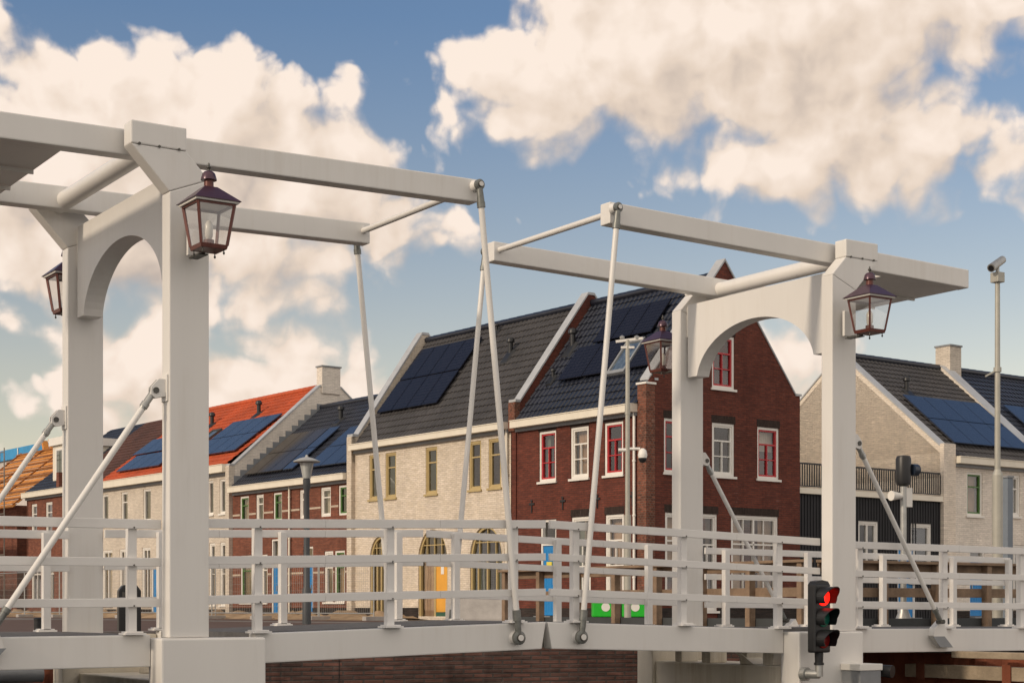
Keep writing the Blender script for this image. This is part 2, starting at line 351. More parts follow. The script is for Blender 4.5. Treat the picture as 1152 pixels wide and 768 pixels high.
def balance(s):
    t = thing('balance_frame', {-1: 'pair of white balance beams over the left portal, cut off by the photo edge',
                                1: 'pair of white balance beams over the right portal, with whole counterweight slab'}[s], 'balance beam', (s*4.69, WB/2, 4.61))
    off = (s*4.69, WB/2, 4.61); h = .251
    for y0, y1 in ((.26, .45), (WB-.45, WB-.26)):
        m = MB(off); pts = [(.90, arm_top(.90)), (6.965, arm_top(6.965))]
        r = [(.90, arm_top(.90)-h), (6.965, arm_top(6.965)-h), (6.965, arm_top(6.965)), (.90, arm_top(.90))]
        m.prism([(s*x, y0, z) for x, z in r], [(s*x, y1, z) for x, z in r])
        m.build('arm', PAINT, t, .014)
    m = MB(off); r = [(5.50, arm_top(5.5)-h+.004), (6.96, arm_top(6.96)-h+.004), (6.96, arm_top(6.96)-.02), (5.50, arm_top(5.5)-.02)]
    m.prism([(s*x, .452, z) for x, z in r], [(s*x, WB-.452, z) for x, z in r])
    cw = m.build('counterweight', PAINT, t, .012)
    for k in range(1, 3):
        m = MB(off); yy = .45+(WB-.9)*k/3; m.box(s*5.53, s*6.93, yy-.012, yy+.012, arm_top(6.96)-h-.028, arm_top(6.96)-h+.01); m.build('seam_strip', PAINT, cw)
    m = MB(off); m.tube((s*4.69, .02, 4.845), (s*4.69, WB-.02, 4.845), .10, seg=28); m.build('pivot_tube', PAINT, t, smooth=True)
    m = MB(off); m.tube((s*.99, .452, 4.965), (s*.99, WB-.452, 4.965), .037, seg=14); m.build('tip_rod', PAINT, t, smooth=True)
    return t
for s in (-1, 1): balance(s)

XB, ZB, XT, ZT = .428, .033, .946, 4.987
def hanger(s, far):
    lab = {(-1, 0): 'white hanging rod from the near beam tip of the left half',
           (1, 0): 'white hanging rod from the near beam tip of the right half',
           (-1, 1): 'white hanging rod from the far beam tip of the left half',
           (1, 1): 'white hanging rod from the far beam tip of the right half'}[(s, far)]
    y = .166 if not far else WB-.166; iy = 1 if not far else -1
    t = thing('hanging_rod', lab, 'hanging rod', (s*XB, y, ZB), 0, 'rods hanging the bridge leaves from the balance beams')
    off = (s*XB, y, ZB)
    A, B = Vector((s*XT, y, ZT)), Vector((s*XB, y, ZB)); d = (B-A).normalized()
    m = MB(off); m.tube(A+d*.24, B-d*.30, .034, seg=16); m.build('rod', PAINT, t, smooth=True)
    for P, sg, r in ((A, 1, .058), (B, -1, .078)):
        m = MB(off)
        m.tube(P+d*sg*.04, P+d*sg*.20, .034, .042, seg=14); m.tube(P+d*sg*.19, P+d*sg*(.25 if sg > 0 else .31), .046, seg=14)
        m.lathe([(r*.75, -.028), (r, -.02), (r, .02), (r*.75, .028)], P, 18, 'y')
        m.build('rod_eye', GALVD, t, smooth=True)
        m = MB(off); m.tube(P-Vector((0, iy*.05, 0)), P+Vector((0, iy*.095, 0)), r*.45, seg=14)
        m.tube(P+Vector((0, iy*.03, 0)), P+Vector((0, iy*.094, 0)), r*.85, r*1.15, seg=18)
        m.build('pin_boss', PAINT, t, smooth=True)
        m = MB(off); m.tube(P-Vector((0, iy*.028, 0)), P-Vector((0, iy*.045, 0)), r*.55, seg=12); m.build('pin', DKSTEEL, t)
for s in (-1, 1):
    for far in (0, 1): hanger(s, far)

def leaf_rail_top(x): return 1.352-.0258*abs(x)
def leaf_gird_top(x): return .207-.0288*abs(x)
def appr_rail_top(x): return 1.222-.006*(abs(x)-4.6)
def appr_gird_top(x): return .100-.005*(abs(x)-4.6)
BOARDS = ((0, -.092), (-.372, -.455), (-.768, -.850))

def railing(parent, off, s, far, xs, x0, x1, ztop, zbase):
    ys = (.215, .252, .254, .335) if not far else (WB-.215, WB-.252, WB-.254, WB-.335)
    m = MB(off)
    for a, b in BOARDS:
        n = 3
        for i in range(n):   # boards butt end to end with fine gaps
            xa, xb = x0+(x1-x0)*i/n, x0+(x1-x0)*(i+1)/n
            g = 0 if i == n-1 else .0015
            r = [(xa, ztop(xa)+b), (xb-g, ztop(xb)+b), (xb-g, ztop(xb)+a), (xa, ztop(xa)+a)]
            m.prism([(s*x, ys[0], z) for x, z in r], [(s*x, ys[1], z) for x, z in r])
    rl = m.build('railing', PAINT2, parent, .005)
    tag(rl, 'near railing' if not far else 'far railing')
    for x in xs:
        m = MB(off); m.box(s*(x-.043), s*(x+.043), ys[2], ys[3], zbase(x)+.02, ztop(x)-.03); m.build('railing_post', PAINT2, rl, .005)
        m = MB(off); yo = -.055 if not far else .055
        m.box(s*(x-.105), s*(x+.105), ys[0]+yo, ys[3]-yo*.4, zbase(x)+.002, zbase(x)+.022)
        m.box(s*(x-.085), s*(x+.085), ys[0]+yo*.5, ys[3], zbase(x)+.0225, zbase(x)+.036); m.build('base_plate', PAINT2, rl, .003)
        dy = -.008 if not far else .008
        for a, b in BOARDS:
            m = MB(off); m.tube((s*x, ys[0], ztop(x)+b+.012), (s*x, ys[0]+dy, ztop(x)+b+.012), .008, seg=8); m.build('bolt', DKSTEEL, rl)
    return rl

def leaf(s):
    t = thing('bridge_leaf', {-1: 'left leaf of the white drawbridge, in front of the cream house',
                              1: 'right leaf of the white drawbridge, in front of the dark brick house'}[s], 'bridge leaf', (s*2, WB/2, 0))
    off = (s*2, WB/2, 0); gh = .303
    for far, (y0, y1) in ((0, (.24, .40)), (1, (WB-.40, WB-.24))):
        m = MB(off); r = [(.068, leaf_gird_top(.07)-gh), (3.575, leaf_gird_top(3.575)-gh), (3.575, leaf_gird_top(3.575)), (.012, leaf_gird_top(.01))]
        m.prism([(s*x, y0, z) for x, z in r], [(s*x, y1, z) for x, z in r]); m.build('girder', PAINT, t, .012)
        railing(t, off, s, far, (.42, 2.0, 3.53), .03, PX-PW/2, leaf_rail_top, leaf_gird_top)
    m = MB(off); n = 22
    for i in range(n):   # transverse deck planks
        xa, xb = .02+3.55*i/n, .02+3.55*(i+1)/n-.008
        m.hexa([(s*xa, .42, leaf_gird_top(xa)-.06), (s*xb, .42, leaf_gird_top(xb)-.06), (s*xb, WB-.42, leaf_gird_top(xb)-.06), (s*xa, WB-.42, leaf_gird_top(xa)-.06),
                (s*xa, .42, leaf_gird_top(xa)+.008), (s*xb, .42, leaf_gird_top(xb)+.008), (s*xb, WB-.42, leaf_gird_top(xb)+.008), (s*xa, WB-.42, leaf_gird_top(xa)+.008)])
    m.build('deck', DECK, t)
    for x in (.3, 1.2, 2.1, 3.0):
        m = MB(off); m.box(s*x-.05, s*x+.05, .41, WB-.41, leaf_gird_top(x)-.25, leaf_gird_top(x)-.065); m.build('cross_beam', PAINT, t)
for s in (-1, 1): leaf(s)

def approach(s):
    t = thing('approach_span', {-1: 'fixed white approach span left of the left portal, with board railings',
                                1: 'fixed white approach span right of the right portal, with board railings'}[s], 'approach span', (s*6.5, WB/2, 0))
    off = (s*6.5, WB/2, 0); gh = .31; L = 11.0
    for far, (y0, y1) in ((0, (.24, .40)), (1, (WB-.40, WB-.24))):
        m = MB(off); r = [(4.684, appr_gird_top(4.69)-gh), (L, appr_gird_top(L)-gh), (L, appr_gird_top(L)), (4.684, appr_gird_top(4.69))]
        m.prism([(s*x, y0, z) for x, z in r], [(s*x, y1, z) for x, z in r]); m.build('girder', PAINT, t, .012)
        xs = [4.92, 6.5, 8.05, 9.6, 10.9] if s > 0 else [4.86, 6.45, 8.0, 9.6, 10.9]
        railing(t, off, s, far, xs, PX+PW/2, L, appr_rail_top, appr_gird_top)
    m = MB(off); n = 34
    for i in range(n):
        xa, xb = 4.70+(L-4.7)*i/n, 4.70+(L-4.7)*(i+1)/n-.008
        m.box(s*xa, s*xb, .42, WB-.42, appr_gird_top(xa)-.06, appr_gird_top(xa)+.004)
    m.build('deck', DECK, t)
for s in (-1, 1): approach(s)

def stay(s, far):
    lab = {(-1, 0): 'white diagonal stay from the near post of the left portal',
           (1, 0): 'white diagonal stay from the near post of the right portal to a grey foot plate',
           (-1, 1): 'white diagonal stay from the far post of the left portal',
           (1, 1): 'white diagonal stay from the far post of the right portal'}[(s, far)]
    y = .10 if not far else WB-.10
    A = Vector((s*4.70, y, 2.46)); B = Vector((s*6.235, y, .185))
    t = thing('diagonal_stay', lab, 'stay rod', B, 0, 'diagonal stays bracing the portals')
    d = (B-A).normalized()
    m = MB(B); m.tube(A+d*.22, B-d*.2, .031, seg=16); m.build('stay_tube', PAINT, t, smooth=True)
    m = MB(B); m.tube(A+d*.03, A+d*.16, .034, seg=14); m.tube(A+d*.15, A+d*.20, .041, .041, seg=14); m.tube(A+d*.195, A+d*.225, .036, .031, seg=14); m.build('stay_end', STEEL, t, smooth=True)
    m = MB(B); m.tube(B-d*.03, B-d*.17, .034, seg=14); m.tube(B-d*.16, B-d*.21, .041, seg=14); m.build('stay_end', GALVD, t, smooth=True)
    m = MB(B)   # bracket plates on the post
    xo = PX+PW/2+.002
    pr = [(xo, 2.575), (xo+.085, 2.575), (xo+.16, 2.49), (xo+.165, 2.42), (xo+.12, 2.385), (xo, 2.41)]
    for yy in (y-.045, y+.025): m.prism([(s*x, yy, z) for x, z in pr], [(s*x, yy+.02, z) for x, z in pr])
    m.box(s*(xo), s*(xo+.015), y-.075, y+.075, 2.36, 2.62)
    m.build('bracket', PAINT, t, .004)
    for Q in (A, B):
        m = MB(B); m.tube(Q-Vector((0, .057, 0)), Q+Vector((0, .057, 0)), .03, seg=12); m.build('pin', DKSTEEL, t)
    m = MB(B); yi = .239 if not far else WB-.239   # foot: bent plate bolted to the girder side
    pr = [(6.17, .10), (6.31, .21), (6.36, .13), (6.52, -.16), (6.30, -.16), (6.14, .0)]
    lo, hi = sorted((y+.03 if not far else y-.03, yi))
    m.prism([(s*x, lo, z) for x, z in pr], [(s*x, hi, z) for x, z in pr]); m.build('foot', PAINT, t, .005)
    m = MB(B); pr = [(6.12, -.01), (6.34, -.01), (6.50, -.155), (6.26, -.155)]
    a, b = (lo-.006, lo-.001) if not far else (hi+.001, hi+.006)
    m.prism([(s*x, a, z) for x, z in pr], [(s*x, b, z) for x, z in pr]); m.build('foot_plate', LEAD, t)
for s in (-1, 1):
    for far in (0, 1): stay(s, far)

# lanterns -----------------------------------------------------------------
def square_ring(h, z): return [(-h, -h, z), (h, -h, z), (h, h, z), (-h, h, z)]
def make_lantern():
    t = thing('lantern', 'x', 'lantern')
    m = MB(); m.prism(square_ring(.140, 0), square_ring(.150, .045)); m.build('base_frame', COPPER, t, .004)
    m = MB()
    for x, y in ((-1, -1), (1, -1), (1, 1), (-1, 1)):
        m.bar((x*.140, y*.140, .04), (x*.198, y*.198, .452), .026, .026)
    for k in range(4):
        a, b = square_ring(.198, .445)[k], square_ring(.198, .445)[(k+1) % 4]; m.bar(a, b, .022, .022)
    m.build('corner_bar', COPPER, t)
    for k in range(4):
        a = square_ring(.143, .046); b = square_ring(.193, .435); j = (k+1) % 4
        m = MB(); m.face([a[k], a[j], b[j], b[k]]); m.build('glass_pane', CLEAR, t, fix=False)
    m = MB(); m.prism(square_ring(.232, .456), square_ring(.238, .474)); m.build('white_rim', WHITE, t)
    m = MB(); m.prism(square_ring(.252, .475), square_ring(.252, .482)); m.prism(square_ring(.250, .4825), square_ring(.068, .640)); m.build('roof', PURPLE, t, .003)
    m = MB(); m.lathe([(.05, .640), (.048, .72)], seg=18); m.build('neck', COPPER, t, smooth=True)
    m = MB(); m.lathe([(.082, .715), (.080, .732), (.066, .78), (.048, .80), (.03, .808)], seg=18); m.build('dome_cap', PURPLE, t, smooth=True)
    m = MB(); m.lathe([(.012, .808), (.011, .828), (.024, .842), (.024, .852), (.011, .866), (.010, .885), (.003, .895)], seg=12); m.build('finial', DKSTEEL, t, smooth=True)
    for x, y in ((-1, -1), (1, -1), (1, 1), (-1, 1)):
        m = MB(); m.lathe([(.006, -.05), (.012, -.04), (.012, -.03), (.006, -.022), (.006, 0)], (x*.115, y*.115, 0), 8); m.build('foot_knob', DKSTEEL, t)
    m = MB(); m.lathe([(.055, .047), (.055, .105), (.03, .112)], seg=14); m.build('lamp_socket', COPPER, t, smooth=True)
    m = MB(); m.lathe([(.028, .112), (.042, .15), (.042, .26), (.02, .30)], seg=14); m.build('bulb', plain('frosted_bulb_glass', (.7, .68, .62), .25, .02, 3), t, smooth=True)
    m = MB()   # wall bracket towards the post at +y
    m.box(-.055, .055, .452, .474 if 0 else .449, .06, .34) if 0 else m.box(-.06, .06, .405, .448, .02, .36)
    m.build('wall_plate', PAINT, t, .006)
    m = MB(); m.bar((0, .14, .0), (0, .41, .0), .04, .03); m.bar((0, .14, -.012), (0, .41, -.012), .10, .012); m.build('bracket_arm', DKSTEEL, t)
    return t
lan = make_lantern()
spots = [((-4.37, -.45), 0, 'copper-brown square lantern on the near post of the left portal'),
         ((4.37, -.45), 0, 'copper-brown square lantern on the near post of the right portal, above the red traffic light'),
         ((-4.37, WB+.45), math.pi, 'copper-brown lantern half hidden behind the far post of the left portal'),
         ((4.37, WB+.45), math.pi, 'copper-brown lantern half hidden behind the far post of the right portal')]
for i, ((x, y), rz, lab) in enumerate(spots):
    o = lan if i == 0 else copy_tree(lan)
    o.location = (x, y, 3.755); o.rotation_euler.z = rz; o.scale = (.93, .93, .93); tag(o, lab, 'lantern', 'lanterns on the bridge portals')

# traffic light on the right pedestal ------------------------------------------
TL = Vector((3.66, -.30, 0)); t = thing('traffic_light', 'black three-lens boat signal with the top red lit, on the right pedestal', 'traffic light', (3.66, -.30, -.2), R(-85+90))
m = MB()
w, d, h0, h1 = .145, .065, .02, .86
m.box(-w, w, -d, d, h0, h1); hs = m.build('housing', BLACK, t, .03, seg=3)
m = MB(); pr = [(-w, h1-.02), (-w*.7, h1+.03), (0, h1+.045), (w*.7, h1+.03), (w, h1-.02)]
m.prism([(x, -d+.01, z) for x, z in pr], [(x, d-.01, z) for x, z in pr]); m.build('housing_top', BLACK, t)
lens = (lamp_lens('lit_red_lens', (1.0, .012, .006), 2.6), lamp_lens('unlit_green_lens', (.01, .13, .09), 0), lamp_lens('unlit_red_lens', (.20, .008, .008), 0))
for k, zc in enumerate((.70, .44, .18)):
    m = MB(); m.lathe([(.108, -d-.002), (.106, -d-.016), (.07, -d-.026), (.03, -d-.031)], (0, 0, zc), 24, 'y'); lo = m.build('lens', lens[k], t, smooth=True)
    tag(lo, ('lit red lens', 'dark green lens', 'dark red lens')[k])
    m = MB(); n = 20; o_, i_ = [], []
    for q in range(n+1):   # hooded visor: a cut tube
        an = R(-40)+R(260)*q/n; c, e = math.cos(an), math.sin(an); ln = .12+.10*max(0, e)
        o_.append(((.124*c, -d+.002, zc+.124*e), (.124*c, -d-ln, zc+.124*e))); i_.append(((.117*c, -d+.002, zc+.117*e), (.117*c, -d-ln, zc+.117*e)))
    for a, b in ((o_, 0), (i_, 0)):
        for q in range(n): m.face([a[q][0], a[q+1][0], a[q+1][1], a[q][1]])
    for q in range(n): m.face([o_[q][1], o_[q+1][1], i_[q+1][1], i_[q][1]])
    for q in (0, n): m.face([o_[q][0], o_[q][1], i_[q][1], i_[q][0]])
    m.build('visor', BLACK, t)
m = MB(); m.tube((0, 0, .02), (0, 0, -.10), .055, .05, seg=14); m.tube((0, 0, -.10), (0, 0, -.13), .062, seg=14); m.build('neck', BLACK, t, smooth=True)
m = MB(); m.tube((0, 0, -.12), (0, 0, -.27), .05, seg=14); m.tube((0, .0, -.245), (-.03, .17, -.245), .055, seg=14); m.tube((-.03, .16, -.245), (-.035, .235, -.245), .085, seg=18)
m.build('mounting_elbow', STEEL, t, smooth=True)
# small equipment on the same pedestal
t = thing('equipment_box', 'small white and grey instrument box at the foot of the right portal', 'instrument box', (4.50, -.20, -.62))
off = (4.50, -.20, -.62)
m = MB(off); m.box(4.30, 4.66, -.36, -.036, -.62, -.415); m.build('case', LEAD, t, .01)
m = MB(off); m.box(4.28, 4.68, -.37, -.038, -.412, -.33); m.build('lid', WHITE, t, .008)
m = MB(off); m.tube((4.74, -.25, -.42), (4.80, -.42, -.43), .075, .08, seg=16); m.build('round_eye', BLACK, t, smooth=True)

# ------------------------------------------------------------------ houses
def RF(z0, z1, b): return lambda x: z0+(z1-z0)*x/b

class House:
    def __init__(s, label, cat, a, face='F', name='house'):
        # a: position along the row (facade houses) of the house's corner
        s.org = Vector((0, a, 0)); loc = H0+E1*a
        s.t = thing(name, label, cat, loc, ROTZ); s.rnd = random.Random(len(label)*7+int(a*13)); s.holes = {'F': [], 'G': []}; s.gd = 0.0
    def mb(s): return MB(s.org)
    def P(s, face, a, d, z):
        return (d, a, z) if face == 'F' else (a, s.gd+d, z)
    def bx(s, m, face, a0, a1, d0, d1, z0, z1):
        p, q = s.P(face, a0, d0, z0), s.P(face, a1, d1, z1); m.box(p[0], q[0], p[1], q[1], p[2], q[2])
    def window(s, face, a0, a1, z0, z1, outer=WHITE, sash=None, pane=None, bars='T', sill=True, lintel=None, ow=.075, sw=.05, rec=.09, name='window', sillmat=None, curtain=False):
        s.holes[face].append((a0, a1, z0, z1, None))
        m = s.mb()
        for b in ((a0, a0+ow, z0, z1), (a1-ow, a1, z0, z1), (a0+ow, a1-ow, z1-ow, z1), (a0+ow, a1-ow, z0, z0+ow)):
            s.bx(m, face, b[0], b[1], rec*.35, rec+.05, b[2], b[3])
        f = m.build(name, outer, s.t)
        A0, A1, Z0, Z1 = a0+ow, a1-ow, z0+ow, z1-ow
        mats = sash or outer
        m = s.mb(); d0, d1 = rec*.6, rec+.04
        for b in ((A0, A0+sw, Z0, Z1), (A1-sw, A1, Z0, Z1), (A0+sw, A1-sw, Z1-sw, Z1), (A0+sw, A1-sw, Z0, Z0+sw)): s.bx(m, face, b[0], b[1], d0, d1, b[2], b[3])
        I0, I1, J0, J1 = A0+sw, A1-sw, Z0+sw, Z1-sw; zt = J0+(J1-J0)*.70; am = (I0+I1)/2
        if 'T' in bars: s.bx(m, face, I0, I1, d0, d1, zt-.022, zt+.022)
        if 'V' in bars: s.bx(m, face, am-.017, am+.017, d0, d1, J0, zt-.022)
        if 'W' in bars: s.bx(m, face, am-.03, am+.03, d0, d1, J0, J1)
        if 'H' in bars:
            zm = (J0+zt)/2; s.bx(m, face, I0, I1, d0+.004, d1-.004, zm-.014, zm+.014)
        if 'Q' in bars:
            zm = (J0+J1)/2; s.bx(m, face, I0, I1, d0+.004, d1-.004, zm-.015, zm+.015)
        if 'X' in bars:
            for k in (.25, .75): s.bx(m, face, I0+(I1-I0)*k-.014, I0+(I1-I0)*k+.014, d0+.002, d1-.002, J0, J1)
        m.build('sash', mats, f)
        m = s.mb(); d = rec+.012
        m.face([s.P(face, I0, d, J0), s.P(face, I1, d, J0), s.P(face, I1, d, J1), s.P(face, I0, d, J1)]); m.build('pane', WGLASS, f)
        style = pane or 'none'
        if style == 'none': style = s.rnd.choice(['side', 'blind', 'pair', 'none', 'plant'])
        if style == 'pair': style = s.rnd.choice(['pair', 'pair', 'blind', 'side'])
        s.curtain(face, I0, I1, J0, J1, rec+.13, style, f)
        if sill:
            m = s.mb(); s.bx(m, face, a0-.05, a1+.05, -.055, rec*.34, z0-.065, z0-.002); m.build('sill', sillmat or outer, f)
        if lintel:
            m = s.mb(); s.bx(m, face, a0-.03, a1+.03, -.004, .0-.001, z1+.002, z1+.215); m.build('lintel', lintel, f)
        return f
    def curtain(s, face, a0, a1, z0, z1, d, style, f):
        def cloth(b0, b1, c0, c1, mat, fold=.05):
            m = s.mb(); n = max(6, int((b1-b0)/.03)); pts = []
            for i in range(n+1):
                a = b0+(b1-b0)*i/n; dd = d+fold*(.5+.5*math.sin(i*1.7+a*9))
                pts.append((m.v(s.P(face, a, dd, c0)), m.v(s.P(face, a, dd, c1))))
            for p, q in zip(pts, pts[1:]): m.bm.faces.new((p[0], q[0], q[1], p[1]))
            m.build('curtain', mat, f, smooth=True)
        c = s.rnd.choice(CURT); w = a1-a0
        if style == 'full': cloth(a0-.05, a1+.05, z0-.05, z1+.05, s.rnd.choice(CURT[:2]), .05)
        elif style == 'pair':
            k = s.rnd.uniform(.18, .34); cloth(a0-.08, a0+w*k, z0-.05, z1+.05, c); cloth(a1-w*k, a1+.08, z0-.05, z1+.05, c)
        elif style == 'side':
            k = s.rnd.uniform(.3, .5); cloth(a0-.08, a0+w*k, z0-.05, z1+.05, c)
        elif style == 'blind': cloth(a0-.05, a1+.05, z0+(z1-z0)*s.rnd.uniform(.45, .7), z1+.05, s.rnd.choice(CURT[:2]), .012)
        elif style == 'plant':
            m = s.mb(); am = a0+w*s.rnd.uniform(.35, .65)
            m.lathe([(.05, 0), (.08, .15), (.07, .15)], s.P(face, am, d+.06, z0), 10)
            for q in range(26):
                an = s.rnd.uniform(0, 6.28); ln = s.rnd.uniform(.12, .34); p0 = Vector(s.P(face, am, d+.06, z0+.15)); p1 = p0+Vector((math.cos(an)*ln*.5, math.sin(an)*ln*.5, ln)); sd_ = Vector((-math.sin(an), math.cos(an), 0))*.03
                pm = (p0+p1)/2; m.bm.faces.new([m.bm.verts.new(x-s.org) for x in (p0, pm+sd_, p1, pm-sd_)])
            m.build('house_plant', plain('house_plant_green', (.04, .08, .03), .7, .3, 9), f)
    def door(s, face, a0, a1, z0, z1, mat, frame=WHITE, fan=.42, glass=True, handle=True, letter=None):
        s.holes[face].append((a0, a1, z0, z1, None)); m = s.mb(); ow = .07; zf = z1-fan
        for b in ((a0, a0+ow, z0, z1), (a1-ow, a1, z0, z1), (a0+ow, a1-ow, z1-ow, z1)): s.bx(m, face, b[0], b[1], .03, .16, b[2], b[3])
        if fan: s.bx(m, face, a0+ow, a1-ow, .03, .16, zf-.04, zf+.03)
        dr = m.build('door', frame, s.t)
        m = s.mb(); zt = zf-.042 if fan else z1-ow
        s.bx(m, face, a0+ow+.004, a1-ow-.004, .07, .13, z0+.05, zt)
        for k in range(1, 5):
            aa = a0+ow+(a1-a0-2*ow)*k/5; s.bx(m, face, aa-.006, aa+.006, .064, .0699, z0+.15, zt-.12)
        m.build('door_leaf', mat, dr)
        if fan:
            m = s.mb(); m.face([s.P(face, a0+ow, .12, zf+.03), s.P(face, a1-ow, .12, zf+.03), s.P(face, a1-ow, .12, z1-ow), s.P(face, a0+ow, .12, z1-ow)]); m.build('fanlight', WGLASS, dr)
        if handle:
            m = s.mb(); ah = a0+ow+.10; s.bx(m, face, ah, ah+.03, .03, .069, z0+.95, z0+1.15); m.build('handle', STEEL, dr)
        if letter:
            m = s.mb(); ah = (a0+a1)/2; s.bx(m, face, ah-.12, ah+.12, .03, .0695, z0+1.28, z0+1.62); m.build('notice', letter, dr)
        m = s.mb(); s.bx(m, face, a0-.02, a1+.02, -.25, .05, 0.004, z0+.03); m.build('doorstep', LEAD, dr)
    def wall(s, name, face, a0, a1, top, mat, acuts=(), zbase=0.0, depth=.16, arches=()):
        """brick face with true openings; top(a) is the upper outline"""
        hs = s.holes[face]
        As = sorted(set([a0, a1, *acuts]+[x for h in hs for x in h[:2] if a0 < x < a1]))
        zmax = max(top(a) for a in As)
        Zs = sorted(set([zbase, zmax]+[z for h in hs for z in h[2:4]]))
        m = s.mb()
        for p, q in zip(As, As[1:]):
            for u, v in zip(Zs, Zs[1:]):
                ca, cz = (p+q)/2, (u+v)/2
                if any(h[0]-1e-6 < ca < h[1]+1e-6 and h[2]-1e-6 < cz < h[3]+1e-6 for h in hs): continue
                tp, tq = top(p), top(q)
                poly = [(p, u), (q, u), (q, v), (p, v)]; out = []
                for i in range(4):   # clip under the outline
                    A, B = poly[i], poly[(i+1) % 4]
                    fa = (tp+(tq-tp)*(A[0]-p)/(q-p))-A[1]; fb = (tp+(tq-tp)*(B[0]-p)/(q-p))-B[1]
                    if fa >= -1e-9: out.append(A)
                    if (fa > 1e-9 and fb < -1e-9) or (fa < -1e-9 and fb > 1e-9):
                        k = fa/(fa-fb); out.append((A[0]+(B[0]-A[0])*k, A[1]+(B[1]-A[1])*k))
                if len(out) >= 3: m.face([s.P(face, a, 0, z) for a, z in out])
        for h in hs:   # reveals
            b0, b1, z0, z1 = h[:4]; ar = h[4]
            if ar:   # arched head: fill the corners and line the arch
                n = 16; cx, rx = (b0+b1)/2, (b1-b0)/2; rz = ar
                pts = [(cx-rx*math.cos(math.pi*i/n), z1-rz+rz*math.sin(math.pi*i/n)) for i in range(n+1)]
                for (pa, pz), (qa, qz) in zip(pts, pts[1:]):
                    m.face([s.P(face, pa, 0, pz), s.P(face, qa, 0, qz), s.P(face, qa, 0, z1), s.P(face, pa, 0, z1)])
                    m.face([s.P(face, pa, 0, pz), s.P(face, qa, 0, qz), s.P(face, qa, depth, qz), s.P(face, pa, depth, pz)])
                zz = z1-rz
            else:
                zz = z1; m.face([s.P(face, b0, 0, z1), s.P(face, b1, 0, z1), s.P(face, b1, depth, z1), s.P(face, b0, depth, z1)])
            for b in (b0, b1): m.face([s.P(face, b, 0, z0), s.P(face, b, depth, z0), s.P(face, b, depth, zz), s.P(face, b, 0, zz)])
            m.face([s.P(face, b0, 0, z0), s.P(face, b1, 0, z0), s.P(face, b1, depth, z0), s.P(face, b0, depth, z0)])
        return m.build(name, mat, s.t, fix=False)
    def roof(s, a0, a1, x0, z0, x1, z1, mat, along='y', name='roof', tile=.215, row=.30, samp=5, amp=.028, lift=.032, parent=None):
        """pantiled slope: eave at (x0,z0), ridge at (x1,z1), courses really overlap. along='y' row houses, 'x' turned houses"""
        sl = Vector((x1-x0, z1-z0)); L = sl.length; sl /= L; nr = Vector((-sl[1], sl[0]))
        if nr[1] < 0: nr = -nr
        rows = max(1, round(L/row)); cols = max(1, round((a1-a0)/tile)); m = s.mb(); N = cols*samp
        def pt(a, q, h):
            x = x0+sl[0]*q+nr[0]*h; z = z0+sl[1]*q+nr[1]*h
            return (x, a, z) if along == 'y' else (a, x, z)
        prof = [amp*(math.sin(2*math.pi*(i % samp)/samp)*.6+.4*math.cos(4*math.pi*(i % samp)/samp)) for i in range(N+1)]
        prev = None
        for r in range(rows):
            qa, qb = L*r/rows, L*(r+1)/rows
            lo = [m.v(pt(a0+(a1-a0)*i/N, qa, prof[i]+lift)) for i in range(N+1)]
            hi = [m.v(pt(a0+(a1-a0)*i/N, qb, prof[i]+.002)) for i in range(N+1)]
            for i in range(N): m.bm.faces.new((lo[i], lo[i+1], hi[i+1], hi[i]))
            base = prev or [m.v(pt(a0+(a1-a0)*i/N, 0, -.03)) for i in range(N+1)]
            for i in range(N): m.bm.faces.new((base[i], base[i+1], lo[i+1], lo[i]))
            prev = hi
        return m.build(name, mat, parent or s.t, smooth=True, fix=True)
    def slope_pt(s, along, x0, z0, x1, z1):
        sl = Vector((x1-x0, z1-z0)).normalized(); nr = Vector((-sl[1], sl[0])); nr = nr if nr[1] > 0 else -nr
        def f(a, x, h):
            q = (x-x0)/sl[0]; X = x0+sl[0]*q+nr[0]*h; Z = z0+sl[1]*q+nr[1]*h
            return (X, a, Z) if along == 'y' else (a, X, Z)
        return f
    def solar(s, f, a0, a1, x0, x1, na, nx, mat, skip=()):
        g = .018
        for i in range(na):
            for j in range(nx):
                if (i, j) in skip: continue
                p0, p1 = a0+(a1-a0)*i/na+g, a0+(a1-a0)*(i+1)/na-g; q0, q1 = x0+(x1-x0)*j/nx+g, x0+(x1-x0)*(j+1)/nx-g
                m = s.mb(); uvl = m.bm.loops.layers.uv.new('UVMap')
                r0 = [f(p0, q0, .10), f(p1, q0, .10), f(p1, q1, .10), f(p0, q1, .10)]; r1 = [f(p0, q0, .145), f(p1, q0, .145), f(p1, q1, .145), f(p0, q1, .145)]
                m.prism(r0, r1)
                for fc in m.bm.faces:
                    if len(fc.verts) == 4:
                        for lp, uv in zip(fc.loops, ((0, 0), (1, 0), (1, 1), (0, 1))): lp[uvl].uv = uv
                m.build('solar_panel', mat, s.t)
    def vent(s, f, a, x, sc=1.0, along='y'):
        m = s.mb(); m.hexa([f(a-.2*sc, x-.28*sc, .03), f(a+.2*sc, x-.28*sc, .03), f(a+.2*sc, x+.1, .03), f(a-.2*sc, x+.1, .03), f(a-.16*sc, x-.24*sc, .075), f(a+.16*sc, x-.24*sc, .075), f(a+.12*sc, x+.08, .09), f(a-.12*sc, x+.08, .09)])
        p = Vector(f(a, x, .0))
        m.tube(p, p+Vector((0, 0, .42*sc)), .085*sc, seg=12); m.lathe([(.085*sc, 0), (.14*sc, .02), (.14*sc, .10*sc), (.10*sc, .17*sc), (.03, .19*sc)], p+Vector((0, 0, .40*sc)), 12)
        m.build('roof_vent', BLACK, s.t, smooth=True)
